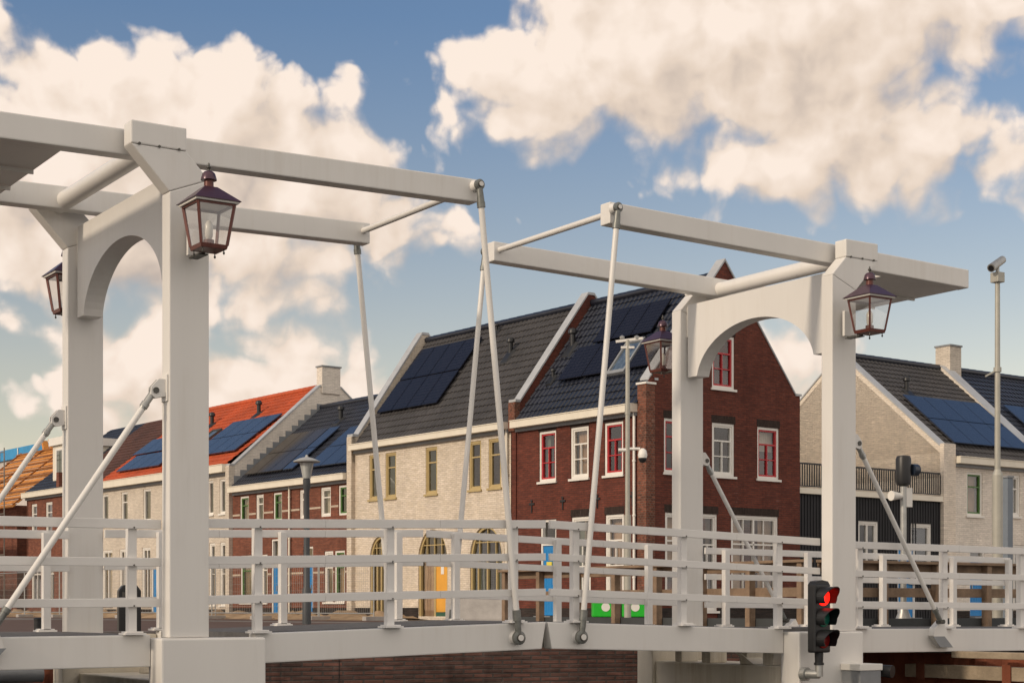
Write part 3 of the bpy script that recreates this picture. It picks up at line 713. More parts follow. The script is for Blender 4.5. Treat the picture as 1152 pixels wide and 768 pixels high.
    def ridge(s, a0, a1, x, z, mat, along='y', r=.12):
        m = s.mb(); n = max(1, int((a1-a0)/.42))
        for i in range(n):
            p, q = a0+(a1-a0)*i/n, a0+(a1-a0)*(i+1)/n+.03
            A, B = ((x, p, z), (x, q, z)) if along == 'y' else ((p, x, z), (q, x, z))
            m.tube(A, B, r*.92, r, seg=12)
        m.build('ridge_tiles', mat, s.t, smooth=True)
    def gutter(s, a0, a1, z0, z1, mat=CREAMT, face='F', out=.30):
        m = s.mb(); s.bx(m, face, a0, a1, -out, -.001, z0, z1-.03); s.bx(m, face, a0-.0, a1, -out-.02, .05, z1-.028, z1); m.build('gutter_box', mat, s.t, .006)
        m = s.mb(); s.bx(m, face, a0+.02, a1-.02, -.10, -.002, z0-.10, z0-.002); m.build('eave_board', LEAD, s.t)
    def pipe(s, face, a, z1, r=.04, mat=WHITE, d=-.07):
        m = s.mb(); m.tube(s.P(face, a, d, .0), s.P(face, a, d, z1), r, seg=10)
        for z in (1.2, 2.9, 4.4):
            if z < z1: m.tube(s.P(face, a, d, z), s.P(face, a, d, z+.05), r*1.35, seg=10)
        m.build('downpipe', mat, s.t, smooth=True)
    def party(s, y0, y1, outline, mat, cope=None, name='party_wall', copemat=COPING, cw=.06, along='y', wide=.03):
        """upstand wall between roofs: outline = [(x,z)...] of its upper edge from front to back"""
        lo = min(z for x, z in outline)-.9
        ring = outline+[(outline[-1][0], lo), (outline[0][0], lo)]
        P = (lambda x, y, z: (x, y, z)) if along == 'y' else (lambda x, y, z: (y, x, z))
        m = s.mb(); m.prism([P(x, y0, z) for x, z in ring], [P(x, y1, z) for x, z in ring]); w = m.build(name, mat, s.t)
        m = s.mb()
        for (xa, za), (xb, zb) in zip(outline, outline[1:]):
            r = [(xa, za+.003), (xb, zb+.003), (xb, zb+cw), (xa, za+cw)]
            m.prism([P(x, y0-wide, z) for x, z in r], [P(x, y1+wide, z) for x, z in r])
        m.build('coping', copemat, w); return w
    def back(s, x0, x1, y0, y1, z1, mat):
        m = s.mb(); m.box(x0, x1, y0, y1, 0, z1); return m.build('rear_body', mat, s.t)
    def plinth(s, face, a0, a1, z1, mat=B_PLINTH, skip=()):
        m = s.mb(); cuts = sorted([(max(h[0], a0), min(h[1], a1)) for h in s.holes[face] if h[2] < z1 and h[1] > a0 and h[0] < a1]); p = a0
        for c0, c1 in cuts+[(a1, a1)]:
            if c0-p > .02: s.bx(m, face, p, c0, -.02, -.002, 0, z1)
            p = max(p, c1)
        m.build('plinth', mat, s.t)
    def anchor(s, face, a, z):
        m = s.mb(); s.bx(m, face, a-.02, a+.02, -.03, -.002, z-.19, z+.19); s.bx(m, face, a-.12, a-.021, -.03, -.002, z+.04, z+.10); s.bx(m, face, a+.021, a+.12, -.03, -.002, z+.04, z+.10)
        s.bx(m, face, a-.05, a+.05, -.034, -.0305, z+.15, z+.19); m.build('wall_anchor', BLACK, s.t)

# ---- dark brick corner house
h = House('dark red brick corner house with blue-black pantiles, red sashes and pointed gable', 'house', 0)
for a0, a1, red in ((3.93, 4.73, 1), (2.45, 3.26, 0), (.96, 1.76, 1)):
    h.window('F', a0, a1, 4.10, 5.58, WHITE, REDP if red else WHITE, PANE if red else PANEC, 'TVH', lintel=B_LINT)
h.door('F', 3.92, 4.66, .12, 2.98, BLUED, fan=.72, letter=plain('yellow_notice', (.75, .62, .08), .5))
for a0, a1 in ((2.36, 3.22), (.93, 1.72)): h.window('F', a0, a1, .75, 3.0, WHITE, WHITE, PANEC if a0 < 2 else PANEG, 'TVH', lintel=B_LINT)
h.wall('facade', 'F', 0.0, 5.95, lambda a: 5.98, B_RED)
h.plinth('F', 0, 5.79, .38)
for a, z in ((5.06, 3.4), (3.60, 3.42), (2.05, 3.4), (.55, 3.4)): h.anchor('F', a, z)
h.gutter(.335, 5.78, 5.76, 5.99); h.pipe('F', .42, 5.76)
m = h.mb(); m.box(-.03, .30, -.026, .33, 0, 6.50); m.build('corner_pier', B_PIER, h.t)
m = h.mb(); m.box(-.06, .33, -.05, .36, 6.502, 6.56); m.build('pier_cap', WHITE, h.t)
# gable end
for a0, a1, red in ((.66, .96+.55, 1), (2.49, 3.38, 0), (4.30, 5.20, 1)): h.window('G', a0, a1, 4.12, 5.62, WHITE, REDP if red else WHITE, PANE, 'TVH', lintel=B_LINT)
h.window('G', 2.49, 3.38, 6.60, 8.10, WHITE, REDP, PANE, 'TVH', lintel=B_LINT)
h.window('G', .70, .98+.5, .60, 3.02, WHITE, WHITE, PANE, 'TVH', lintel=B_LINT); h.window('G', 2.0, 2.70, .30, 3.03, WHITE, WHITE, PANEG, 'TV', lintel=B_LINT)
h.window('G', 3.24, 5.16, .45, 3.04, WHITE, WHITE, PANE, 'WXT', lintel=B_LINT)
gtop = lambda x: max(6.62, 10.22-1.235*abs(x-2.98)) if .06 < x < 5.9 else 6.62
h.wall('gable_wall', 'G', .30, 6.08, gtop, B_RED, acuts=(.065, 2.98, 5.895, 6.0))
h.plinth('G', .3, 6.08, .38)
m = h.mb()
for q in (1, -1):
    pts = [(2.98, 10.225), (2.98+q*2.915, 6.625), (2.98+q*2.915, 6.68), (2.98, 10.30)]
    m.prism([(x, -.03, z) for x, z in pts], [(x, .33, z) for x, z in pts])
m.box(5.88, 6.13, -.03, .33, 6.625, 6.69); m.box(.30, .42, -.03, .33, 6.625, 6.69)
m.build('gable_coping', COPING, h.t)
m = h.mb(); pts = [(2.98, 10.2), (.42, 6.6), (.42, 5.5), (5.88, 5.5), (5.88, 6.6)]
m.prism([(x, .165, z) for x, z in pts], [(x, .30, z) for x, z in pts]); m.build('gable_backing', B_RED, h.t)
h.roof(.30, 5.80, -.05, 6.0, 3.0, 9.85, T_BLUE); h.roof(.30, 5.80, 6.05, 6.0, 3.0, 9.85, T_BLUE, samp=2, name='rear_roof')
h.ridge(.33, 5.8, 3.0, 9.88, T_BLUE)
f = h.slope_pt('y', 0, 6.05, 3.0, 9.85)
h.solar(f, 2.5, 4.75, .80, 1.66, 2, 1, SOLB); h.solar(f, 1.60, 4.2, 1.70, 2.56, 3, 1, SOLB); h.solar(f, .72, 1.62, .80, 1.66, 1, 1, SOLB)
h.vent(f, 5.35, 1.80); h.vent(f, 5.25, .95, .6)
m = h.mb()
for b in ((1.72, 1.80, .76, 1.60), (2.42, 2.50, .76, 1.60), (1.80, 2.42, .76, .84), (1.80, 2.42, 1.52, 1.60)):
    m.hexa([f(b[0], b[2], .03), f(b[1], b[2], .03), f(b[1], b[3], .03), f(b[0], b[3], .03), f(b[0], b[2], .13), f(b[1], b[2], .13), f(b[1], b[3], .13), f(b[0], b[3], .13)])
rw = m.build('roof_window', LEAD, h.t)
m = h.mb(); m.face([f(1.80, .84, .10), f(2.42, .84, .10), f(2.42, 1.52, .10), f(1.80, 1.52, .10)]); m.build('pane', PANEB, rw)
h.party(5.82, 6.10, [(-.06, 6.58), (.12, 6.58), (2.80, 10.12), (3.05, 10.12), (5.9, 6.6)], B_RED, copemat=COPING, cw=.08)
m = h.mb(); m.box(-.09, .12, 5.80, 6.12, 5.7, 6.575); m.build('party_pier', B_PIER, h.t)
m = h.mb(); m.box(-.04, -.004, 5.80, 6.02, 0, 5.7); m.build('pilaster', B_RED, h.t)
h.back(3.4, 6.04, .3, 5.8, 5.9, B_RED)

# ---- cream brick house
h = House('cream brick house with brown-grey pantiles and arched ochre doorways', 'house', 6.06)
for a0, a1 in ((13.40, 14.04), (12.39, 13.03), (10.0, 10.65), (7.62, 8.25), (6.59, 7.23)):
    h.window('F', a0, a1, 4.06, 5.57, OCHRE, OCHRE, PANE, 'T', sill=True, ow=.065, sw=.045, rec=.07, sillmat=OCHRE)
def arch(a0, a1, zb, zt, kind):
    rz = .62*(a1-a0); h.holes['F'].append((a0, a1, zb, zt, rz)); cx, rx = (a0+a1)/2, (a1-a0)/2; n = 18
    def arcpt(k, ins): return (cx-(rx-ins)*math.cos(math.pi*k/n), zt-rz+(rz-ins)*math.sin(math.pi*k/n))
    m = h.mb(); w = .085
    for k in range(n):
        p, q, pi, qi = arcpt(k, 0), arcpt(k+1, 0), arcpt(k, w), arcpt(k+1, w)
        m.prism([(.04, *p), (.04, *q), (.04, *qi), (.04, *pi)], [(.14, *p), (.14, *q), (.14, *qi), (.14, *pi)])
    for b0, b1 in ((a0, a0+w), (a1-w, a1)): h.bx(m, 'F', b0, b1, .04, .14, zb, zt-rz)
    zs = 1.98
    h.bx(m, 'F', a0+w, a1-w, .045, .135, zs-.05, zs+.05)
    wdw = m.build('arched_window', OCHRE, h.t)
    m = h.mb()
    for k in range(1, 4):
        a = a0+(a1-a0)*k/4; zz = zt-rz+rz*math.sqrt(max(0, 1-((a-cx)/rx)**2))-.06
        h.bx(m, 'F', a-.016, a+.016, .06, .12, zs+.05, zz)
    h.bx(m, 'F', a0+w, a1-w, .062, .118, zs+.42, zs+.45)
    m.build('glazing_bar', OCHRE, wdw)
    m = h.mb()
    ring = [(.11, a0+w, zb), (.11, a1-w, zb), (.11, a1-w, zt-rz)]+[(.11, *arcpt(k, w*.6)) for k in range(n-1, 0, -1)]+[(.11, a0+w, zt-rz)]
    m.face(ring); m.build('pane', WGLASS, wdw)
    h.curtain('F', a0+w, a1-w, zb+.05, 1.95, .2, 'pair' if kind == 'win' else 'full', wdw)
    m = h.mb()
    if kind == 'door':
        h.bx(m, 'F', cx-.10, cx+.0, .05, .13, zb, zs-.05); m.build('mullion', OCHRE, wdw)
        m = h.mb(); h.bx(m, 'F', a0+w+.01, cx-.101, .07, .105, zb+.14, zs-.06); dl = m.build('door_leaf', YELD, wdw)
        m = h.mb(); h.bx(m, 'F', a0+.30, a0+.46, .062, .0695, zb+1.35, zb+1.68); m.build('notice', WHITE, wdw)
        m = h.mb(); h.bx(m, 'F', a0+w+.01, cx-.101, .06, .105, zb+.0, zb+.135); m.build('threshold', plain('dark_green_paint', (.03, .10, .06), .6), wdw)
    else:
        h.bx(m, 'F', cx-.035, cx+.035, .05, .13, zb, zs-.05)
        for a in (a0+w+.28, a1-w-.28): h.bx(m, 'F', a-.03, a+.03, .052, .128, zb, zs-.05)
        m.build('mullion', OCHRE, wdw)
    m = h.mb(); n2 = 22
    for k in range(n):   # pale rendered archivolt
        p, q, pi, qi = arcpt(k, -.13), arcpt(k+1, -.13), arcpt(k, -.002), arcpt(k+1, -.002)
        m.prism([(-.012, *p), (-.012, *q), (-.012, *qi), (-.012, *pi)], [(-.002, *p), (-.002, *q), (-.002, *qi), (-.002, *pi)])
    m.build('archivolt', B_CREAM, wdw)
arch(12.75, 13.99, .12, 2.80, 'win'); arch(9.42, 11.08, .12, 2.92, 'door'); arch(6.52, 8.21, .12, 2.92, 'win')
h.wall('facade', 'F', 6.10, 15.08, lambda a: 5.98, B_CREAM)
h.plinth('F', 6.1, 15.0, .40)
h.gutter(6.12, 14.93, 5.78, 5.99); h.pipe('F', 6.22, 5.78, mat=CREAMT)
h.roof(6.10, 14.98, -.05, 6.0, 3.0, 9.85, T_GREY); h.roof(6.10, 14.98, 6.05, 6.0, 3.0, 9.85, T_GREY, samp=2, name='rear_roof')
h.ridge(6.1, 14.9, 3.0, 9.88, T_BLUE)
f = h.slope_pt('y', 0, 6.05, 3.0, 9.85); h.solar(f, 11.0, 14.62, .76, 2.64, 4, 2, SOLB); h.vent(f, 8.68, 1.95, .95); h.vent(f, 10.45, 2.72, .6)
h.party(14.94, 15.24, [(-.12, 6.28), (.10, 6.28), (2.78, 10.06), (3.05, 10.06), (5.9, 6.3)], B_CREAM, copemat=COPING, cw=.09)
m = h.mb(); m.box(-.16, .02, 14.94, 15.24, 0, 6.275); m.build('end_pier', B_CREAM, h.t)
h.back(3.4, 6.04, 6.1, 15.0, 5.9, B_CREAM)

# ---- red-brown brick house, lower roof
h = House('low red-brown brick terrace house with cream bands and large solar array', 'house', 15.25)
for a0, a1, g in ((22.55, 23.25, 1), (21.40, 21.98, 0), (20.02, 20.65, 1), (18.08, 18.72, 0), (16.56, 17.24, 0), (15.36, 16.04, 1)):
    h.window('F', a0, a1, 3.62, 4.66, WHITE, GREENP if g else WHITE, PANEG if g else PANEC, 'T', sill=False, ow=.07, sw=.05)
h.door('F', 20.28, 20.80, .08, 2.95, BLUED, fan=.9); h.door('F', 17.78, 18.48, .08, 2.6, BLUED, fan=.55)
for a0, a1 in ((22.34, 23.2), (21.1, 21.6), (15.62, 16.30), (16.4, 17.0)): h.window('F', a0, a1, .6, 2.4, WHITE, GREENP if a0 > 22 or 16 > a0 else WHITE, PANEG, 'T')
h.wall('facade', 'F', 15.26, 23.84, lambda a: 5.03, B_BRN)
m = h.mb()
cuts = sorted((q[0], q[1]) for q in h.holes['F'] if q[2] > 3 and q[0] > 15.2)
for z in (3.92, 1.62):
    p = 15.27
    for c0, c1 in (cuts if z > 2 else [(15.62, 16.30), (16.4, 17.0), (17.78, 18.48), (20.28, 20.8), (21.1, 21.6), (22.34, 23.2)])+[(23.83, 23.83)]:
        if c0-p > .02: m.box(-.012, -.002, p, c0, z, z+.07)
        p = c1
m.build('cream_band', plain('cream_band_brick', (.50, .41, .32), .8, .15, 6), h.t)
h.plinth('F', 15.3, 23.8, .40)
h.gutter(15.27, 23.75, 4.82, 5.05); h.pipe('F', 19.35, 4.82, mat=CREAMT)
h.roof(15.26, 23.82, -.05, 5.08, 4.0, 8.40, T_BLUE); h.roof(15.26, 23.82, 8.05, 5.08, 4.0, 8.4, T_BLUE, samp=2, name='rear_roof')
h.ridge(15.3, 23.8, 4.0, 8.43, T_BLUE)
f = h.slope_pt('y', 0, 5.12, 4.0, 8.40)
h.solar(f, 20.55, 23.45, .36, 2.44, 3, 2, SOLG); h.solar(f, 19.72, 20.50, .36, 2.44, 1, 2, SOLN); h.solar(f, 15.55, 18.75, .30, 2.28, 3, 2, SOLN); h.vent(f, 20.7, 2.95)
h.back(4.5, 8.04, 15.3, 23.8, 5.0, B_BRN)

# ---- orange roof house
h = House('white brick house with bright orange pantiles and a chimney on its stepped gable', 'house', 23.86)
for a0, a1 in ((35.43, 36.08), (33.42, 34.06), (31.12, 31.86), (28.6, 29.3), (25.45, 25.95), (24.24, 24.92)):
    h.window('F', a0, a1, 4.08, 5.42, WHITE, WHITE, PANEG if a0 != 25.45 else PANEC, 'T' if int(a0) == 33 else '', sill=True, ow=.06, sw=.03)
for a0, a1 in ((35.0, 36.05), (33.42, 34.25), (31.15, 31.98), (28.4, 29.2), (25.3, 25.8), (24.26, 24.90)):
    h.window('F', a0, a1, .5, 2.96, WHITE, WHITE, PANEC if a0 > 33 else PANEG, 'TW' if a0 > 30 else 'TQ', sill=True)
h.door('F', 30.2, 31.05, .1, 2.4, BLUED, fan=.3)
h.wall('facade', 'F', 23.88, 36.2, lambda a: 5.96, B_WHT)
h.plinth('F', 24.1, 36.2, .35)
h.gutter(24.15, 36.18, 5.66, 5.97)
h.roof(24.15, 36.2, -.05, 6.02, 4.4, 9.33, T_ORNG); h.roof(24.15, 36.2, 8.85, 6.02, 4.4, 9.33, T_ORNG, samp=2, name='rear_roof')
h.ridge(24.2, 36.2, 4.4, 9.36, T_ORNG)
f = h.slope_pt('y', 0, 6.05, 4.4, 9.33)
h.solar(f, 24.6, 28.75, .55, 2.72, 4, 2, SOLN); h.solar(f, 30.9, 35.2, .32, 1.35, 4, 1, SOLN); h.solar(f, 31.4, 36.0, 1.45, 2.5, 4, 1, SOLN)
h.vent(f, 27.6, 3.20); h.vent(f, 31.4, 3.0); h.vent(f, 37.0-1.6, 3.25, .9)
m = h.mb()
for b in ((29.3, 29.36, 1.55, 2.45), (30.04, 30.10, 1.55, 2.45), (29.36, 30.04, 1.55, 1.62), (29.36, 30.04, 2.38, 2.45)):
    m.hexa([f(b[0], b[2], .03), f(b[1], b[2], .03), f(b[1], b[3], .03), f(b[0], b[3], .03), f(b[0], b[2], .12), f(b[1], b[2], .12), f(b[1], b[3], .12), f(b[0], b[3], .12)])
rw = m.build('roof_window', DKSTEEL, h.t)
m = h.mb(); m.face([f(29.36, 1.62, .09), f(30.04, 1.62, .09), f(30.04, 2.38, .09), f(29.36, 2.38, .09)]); m.build('pane', PANEB, rw)
h.party(23.86, 24.14, [(-.14, 5.90), (.06, 5.90), (3.9, 9.26), (4.9, 9.26), (8.8, 6.0)], B_GRY, name='gable_wall', copemat=COPING, cw=.07)
m = h.mb(); m.box(-.16, .10, 23.85, 24.15, 0, 5.88); m.build('end_pier', B_WHT, h.t)
m = h.mb(); m.box(3.98, 4.83, 23.80, 24.22, 9.0, 10.06); ch = m.build('chimney', B_GRY, h.t)
m = h.mb(); m.box(3.94, 4.87, 23.76, 24.26, 10.062, 10.12); m.build('chimney_cap', LEAD, ch)
m = h.mb(); k = 0; x = .05
while x < 3.95:   # stepped lead flashing along the lower roof
    z = 5.16+.82*x; m.box(x, x+.285, 23.835, 23.858, z-.35, z+.31); x += .286
m.build('step_flashing', LEAD, h.t)
h.back(4.9, 8.8, 24.2, 36.1, 5.9, B_WHT)

# ---- house with dormer, far left
h = House('red brick house with half brown, half black roof and a white dormer, far left', 'house', 36.22)
for a0, a1 in ((43.7, 44.4), (41.8, 42.6), (39.2, 40), (37.2, 37.9)): h.window('F', a0, a1, 3.95, 5.42, WHITE, WHITE, PANEG, 'T', sill=True)
for a0, a1 in ((43.2, 44.4), (41.6, 42.4), (37.2, 38.4)): h.window('F', a0, a1, .6, 2.7, WHITE, WHITE, PANE, 'TW')
h.wall('facade', 'F', 36.22, 45.0, lambda a: 5.95, B_BRN)
h.gutter(36.25, 45.0, 5.72, 5.98)
h.roof(36.22, 40.9, -.05, 6.02, 4.4, 9.35, T_BRWN, name='brown_roof'); h.roof(40.9, 45.05, -.05, 6.02, 4.4, 9.35, T_BLUE); h.roof(36.22, 45.05, 8.85, 6.02, 4.4, 9.35, T_BLUE, samp=2, name='rear_roof')
m = h.mb(); m.box(.55, 3.0, 41.35, 43.1, 6.1, 8.15); dm = m.build('dormer', CREAMT, h.t, .01)
m = h.mb(); m.box(.40, 3.2, 41.22, 43.25, 8.153, 8.52); m.build('dormer_roof', WHITE, dm)
m = h.mb(); m.box(.515, .548, 41.75, 42.7, 6.55, 8.0); dw = m.build('dormer_window', WHITE, dm)
m = h.mb(); m.face([(.51, 41.9, 6.66), (.51, 42.55, 6.66), (.51, 42.55, 7.9), (.51, 41.9, 7.9)]); m.build('pane', glass_pane('dormer_glass', (.08, .10, .07), rfl=.15), dw)
m = h.mb(); m.box(-.05, .3, 40.9, 41.2, 5.985, 6.75); m.build('eave_pier', B_BRN, h.t)
h.back(4.9, 8.8, 36.3, 45, 5.9, B_BRN)
m = h.mb(); pts = [(0, 0), (0, 5.95), (4.4, 9.3), (8.8, 5.95), (8.8, 0)]; m.prism([(x, 44.8, z) for x, z in pts], [(x, 44.98, z) for x, z in pts]); m.build('gable_wall', B_BRN, h.t)

# ---- brown roof house behind
h = House('tall brown-roofed house rising behind the left end of the orange roof', 'house', 41.0)
h.roof(41.2, 50.2, 8.6, 6.0, 13.0, 11.05, T_BRWN, samp=3); h.roof(41.2, 50.2, 17.4, 6.0, 13.0, 11.05, T_BRWN, samp=2, name='rear_roof')
m = h.mb(); pts = [(8.9, 0), (8.9, 6.1), (13.0, 10.95), (17.1, 6.1), (17.1, 0)]
m.prism([(x, 41.3, z) for x, z in pts], [(x, 50.1, z) for x, z in pts]); m.build('wall', B_BRN, h.t)
h.ridge(41.2, 50.2, 13.0, 11.08, T_BRWN)

# ---- house under construction
h = House('half-built house with bare orange roof boards and scaffolding at the left edge', 'building site', 48.0)
f = h.slope_pt('y', 0, 5.45, 4.4, 9.0)
m = h.mb()
for k in range(15):
    x0 = -.1+4.5*k/15; x1 = x0+.21
    m.hexa([f(46.6, x0, 0), f(57.2, x0, 0), f(57.2, x1, 0), f(46.6, x1, 0), f(46.6, x0, .04), f(57.2, x0, .04), f(57.2, x1, .04), f(46.6, x1, .04)])
m.build('roof_boarding', ORANGEW, h.t)
m = h.mb()
for k in range(4):
    a = 46.75+10.3*k/3; m.prism([f(a-.04, 0, .05), f(a+.04, 0, .05), f(a+.04, 4.4, .05), f(a-.04, 4.4, .05)], [f(a-.04, 0, .11), f(a+.04, 0, .11), f(a+.04, 4.4, .11), f(a-.04, 4.4, .11)])
for k in range(8):
    x = .4+3.8*k/7; m.prism([f(46.6, x-.03, .112), f(57.2, x-.03, .112), f(57.2, x+.03, .112), f(46.6, x+.03, .112)], [f(46.6, x-.03, .15), f(57.2, x-.03, .15), f(57.2, x+.03, .15), f(46.6, x+.03, .15)])
m.build('counter_batten', plain('brown_batten', (.30, .12, .035), .85), h.t)
m = h.mb(); m.box(.2, 8.0, 46.8, 57, 0, 5.5); m.build('wall', B_BRN, h.t)
m = h.mb()
for a in (52.2, 53.2): m.prism([(4.2, a, 8.7), (4.5, a, 8.7), (4.5, a+.25, 8.7), (4.2, a+.25, 8.7)], [(4.2, a+.4, 9.5), (4.5, a+.4, 9.5), (4.5, a+.6, 9.5), (4.2, a+.6, 9.5)])
m.build('ridge_board', ORANGEW, h.t)
t = thing('scaffold', 'steel scaffold with planks in front of the half-built house', 'scaffold', H0+E1*51+E2*-1.4, ROTZ)
m = MB((-1.4, 51, 0))
for a in [45.6+1.9*k for k in range(7)]:
    for x in (-1.9, -.9): m.tube((x, a, 0), (x, a, 8.2), .03, seg=6)
for z in (2, 3.0, 4, 5.0, 6.0, 7.0, 8.0):
    for x in (-1.9, -.9): m.tube((x, 45.6, z), (x, 57, z), .025, seg=6)
m.build('scaffold_tube', plain('scaffold_tube_steel', (.30, .27, .23), .5, .3, 6, metal=.4), t)
m = MB((-1.4, 51, 0))
for z in (1.95, 3.95, 5.95): m.box(-1.88, -.92, 45.6, 57, z-.06, z-.03)
m.build('scaffold_plank', TIMBER, t)
m = MB((-1.4, 51, 0))
for a in (46.4, 48.9, 51.4): m.box(-1.98, -1.93, a, a+.14, .2, 3.2)
m.build('guard_board', plain('yellow_orange_board', (.72, .30, .02), .6), t)
# ---- wrapped building far behind
t = thing('wrapped_building', 'building wrapped in bright blue sheeting behind the half-built roof', 'building', H0+E1*72+E2*9, ROTZ)
m = MB((9, 72, 0)); m.box(7, 15, 60.5, 84, 0, 9.45); m.build('body', plain('pale_render', (.55, .50, .46), .8, .2, .5), t)
m = MB((9, 72, 0)); m.box(6.85, 15.15, 60.3, 84.2, 9.452, 10.08); m.build('blue_sheeting', plain('blue_sheeting_plastic', (.015, .28, .58), .45, .25, .8), t)
m = MB((9, 72, 0))
for a in range(61, 84, 3): m.box(6.80, 6.84, a, a+.1, 9.5, 10.04)
m.build('sheeting_strap', WHITE, t)

# ---- right: garage with roof terrace, then two white brick houses turned side-on
h = House('black timber clad garage with a railed roof terrace beside the dark brick house', 'garage', 0.0, name='garage'); h.gd = .22; h.org = Vector((9.5, .22, 0)); h.t.location = H0+E1*.22+E2*9.5
h.window('G', 8.90, 9.84, 1.55, 3.06, WHITE, WHITE, PANEC, 'WQ'); h.window('G', 11.36, 12.40, 1.2, 3.06, WHITE, WHITE, PANEC, '', ow=.08)
h.door('G', 10.75, 11.62, .05, 2.4, BLUED, fan=0)
h.wall('front', 'G', 6.10, 13.10, lambda a: 3.78, CLAD)
m = h.mb(); x = 6.12
while x < 13.08:
    z0 = .02
    segs = [(.02, 3.77)]
    for q in h.holes['G']:
        if q[0]-.03 < x < q[1]+.03: segs = [(u, v) for u, v in ((.02, q[2]-.08), (q[3]+.02, 3.77)) if v > u+.05]
    for u, v in segs: m.box(x, x+.035, .195, .218, u, v)
    x += .13
m.build('cladding_batten', CLAD, h.t)
m = h.mb(); m.box(6.10, 13.12, .10, 8.0, 3.785, 3.95); m.build('terrace_edge', CREAMT, h.t)
m = h.mb(); m.box(6.12, 13.08, .40, 7.9, 0.0, 3.78); m.build('body', CLAD, h.t)
m = h.mb(); m.box(6.14, 12.78, .165, .205, 4.66, 4.71); m.box(6.14, 12.78, .17, .20, 4.0, 4.03)
x = 6.16
while x < 12.78: m.box(x, x+.028, .172, .198, 4.031, 4.659); x += .105
m.build('terrace_railing', BLACK, h.t)

def turned(label, o0, o1, chim=None, apexwall=True):
    h = House(label, 'house', 0.0); h.gd = .2; h.org = Vector(((o0+o1)/2, .2, 0)); h.t.location = H0+E1*.2+E2*((o0+o1)/2)
    return h
h = turned('pale brick house side-on, with grey-brown pantiles and navy solar panels', 13.1, 18.2)
h.window('G', 14.16, 14.98, 3.40, 4.82, WHITE, GREENP, PANEC, 'T'); h.window('G', 16.28, 17.0, 3.45, 4.83, WHITE, WHITE, PANEC, 'T')
h.door('G', 14.30, 15.10, .08, 2.35, BLUED, fan=.3); h.window('G', 16.1, 17.4, .4, 2.5, WHITE, WHITE, PANE, 'TWX')
h.wall('facade', 'G', 13.45, 18.3, lambda a: 5.27, B_GRY); h.gutter(13.46, 18.25, 5.05, 5.28, face='G'); h.plinth('G', 13.5, 18.2, .3)
h.roof(13.55, 18.42, .15, 5.30, 4.7, 9.05, T_GREY, along='x', name='roof'); h.roof(13.55, 18.2, 9.25, 5.3, 4.7, 9.05, T_GREY, along='x', samp=2, name='rear_roof')
h.ridge(13.5, 18.4, 4.7, 9.08, T_BLUE, along='x')
f = h.slope_pt('x', .2, 5.33, 4.7, 9.05)
h.solar(f, 13.98, 18.1, .62, 2.80, 4, 2, SOLN); h.vent(f, 14.7, 3.10, .95)
h.party(13.1, 13.42, [(.14, 5.62), (.45, 5.62), (4.55, 8.98), (4.85, 8.98), (9.2, 5.5)], B_GAB, name='gable_wall', copemat=COPING, cw=.06, along='x')
m = h.mb(); pts = [(.24, 0), (.24, 5.4), (.45, 5.4), (4.7, 8.9), (9.2, 5.4), (9.2, 0)]
m.prism([(13.1, y, z) for y, z in pts], [(13.42, y, z) for y, z in pts]); m.build('gable_lower', B_GAB, h.t)
m = h.mb(); m.box(12.84, 13.44, .08, .235, 0, 5.66); m.build('corner_pier', B_GAB, h.t)
h.back(13.5, 18.2, 5.2, 9.2, 5.2, B_GRY)
h = turned('blue tiled house at the right edge with a square chimney on its party wall', 18.2, 26)
h.window('G', 20.0, 20.8, 3.40, 4.82, WHITE, GREENP, PANEC, 'T')
h.wall('facade', 'G', 18.32, 26.0, lambda a: 5.27, B_GRY); h.gutter(18.3, 26, 5.05, 5.28, face='G')
h.roof(18.8, 26.0, .15, 5.30, 4.7, 9.05, T_BLUE, along='x'); h.roof(18.8, 26, 9.25, 5.3, 4.7, 9.05, T_BLUE, along='x', samp=2, name='rear_roof'); h.ridge(18.8, 26, 4.7, 9.08, T_BLUE, along='x')
f = h.slope_pt('x', .2, 5.33, 4.7, 9.05); h.solar(f, 19.6, 23.8, .7, 2.9, 4, 2, SOLN)
h.party(18.40, 18.86, [(.14, 5.5), (.45, 5.5), (4.55, 9.1), (4.85, 9.1), (9.2, 5.5)], B_GRY, copemat=COPING, cw=.05, along='x')
m = h.mb(); m.box(18.62, 19.26, 4.35, 5.0, 8.7, 9.86); ch = m.build('chimney', B_WHT, h.t); m = h.mb(); m.box(18.59, 19.29, 4.31, 5.04, 9.862, 9.92); m.build('chimney_cap', LEAD, ch)
h.back(18.8, 26, 5.2, 9.2, 5.2, B_GRY)

# ------------------------------------------------------------------ ground, water, quays
QY = lambda x: 3.9+(7.2-x)*(5.0/21.2)      # line of the quay behind the bridge
m = MB(); m.face([(-400, -400, -2.2), (400, -400, -2.2), (400, 400, -2.2), (-400, 400, -2.2)])
wm, tt, bb = new_mat('canal_water_surface'); bb.inputs['Base Color'].default_value = (.02, .03, .028, 1); bb.inputs['Roughness'].default_value = .06
nz = tt.n('ShaderNodeTexNoise', i_Scale=1.8, i_Detail=4.0); tc = tt.n('ShaderNodeTexCoord'); tt.l(tc.outputs['Object'], nz.inputs['Vector'])
bp = tt.n('ShaderNodeBump', i_Strength=.25, i_Distance=.1); tt.l(nz.outputs[0], bp.inputs['Height']); tt.l(bp.outputs[0], bb.inputs['Normal'])
tag(m.build('canal_water', wm), kind='structure')
GROUND = plain('grey_street_paving', (.17, .15, .135), .9, .3, .8, bump=.3, bscale=12)
m = MB(); pg = [(7.2, .5), (400, .5), (400, 400), (-400, 400), (-400, 9.4), (-14, 8.9), (7.2, 3.9)]
m.prism([(x, y, -3) for x, y in pg], [(x, y, 0) for x, y in pg]); tag(m.build('street', GROUND), kind='structure')
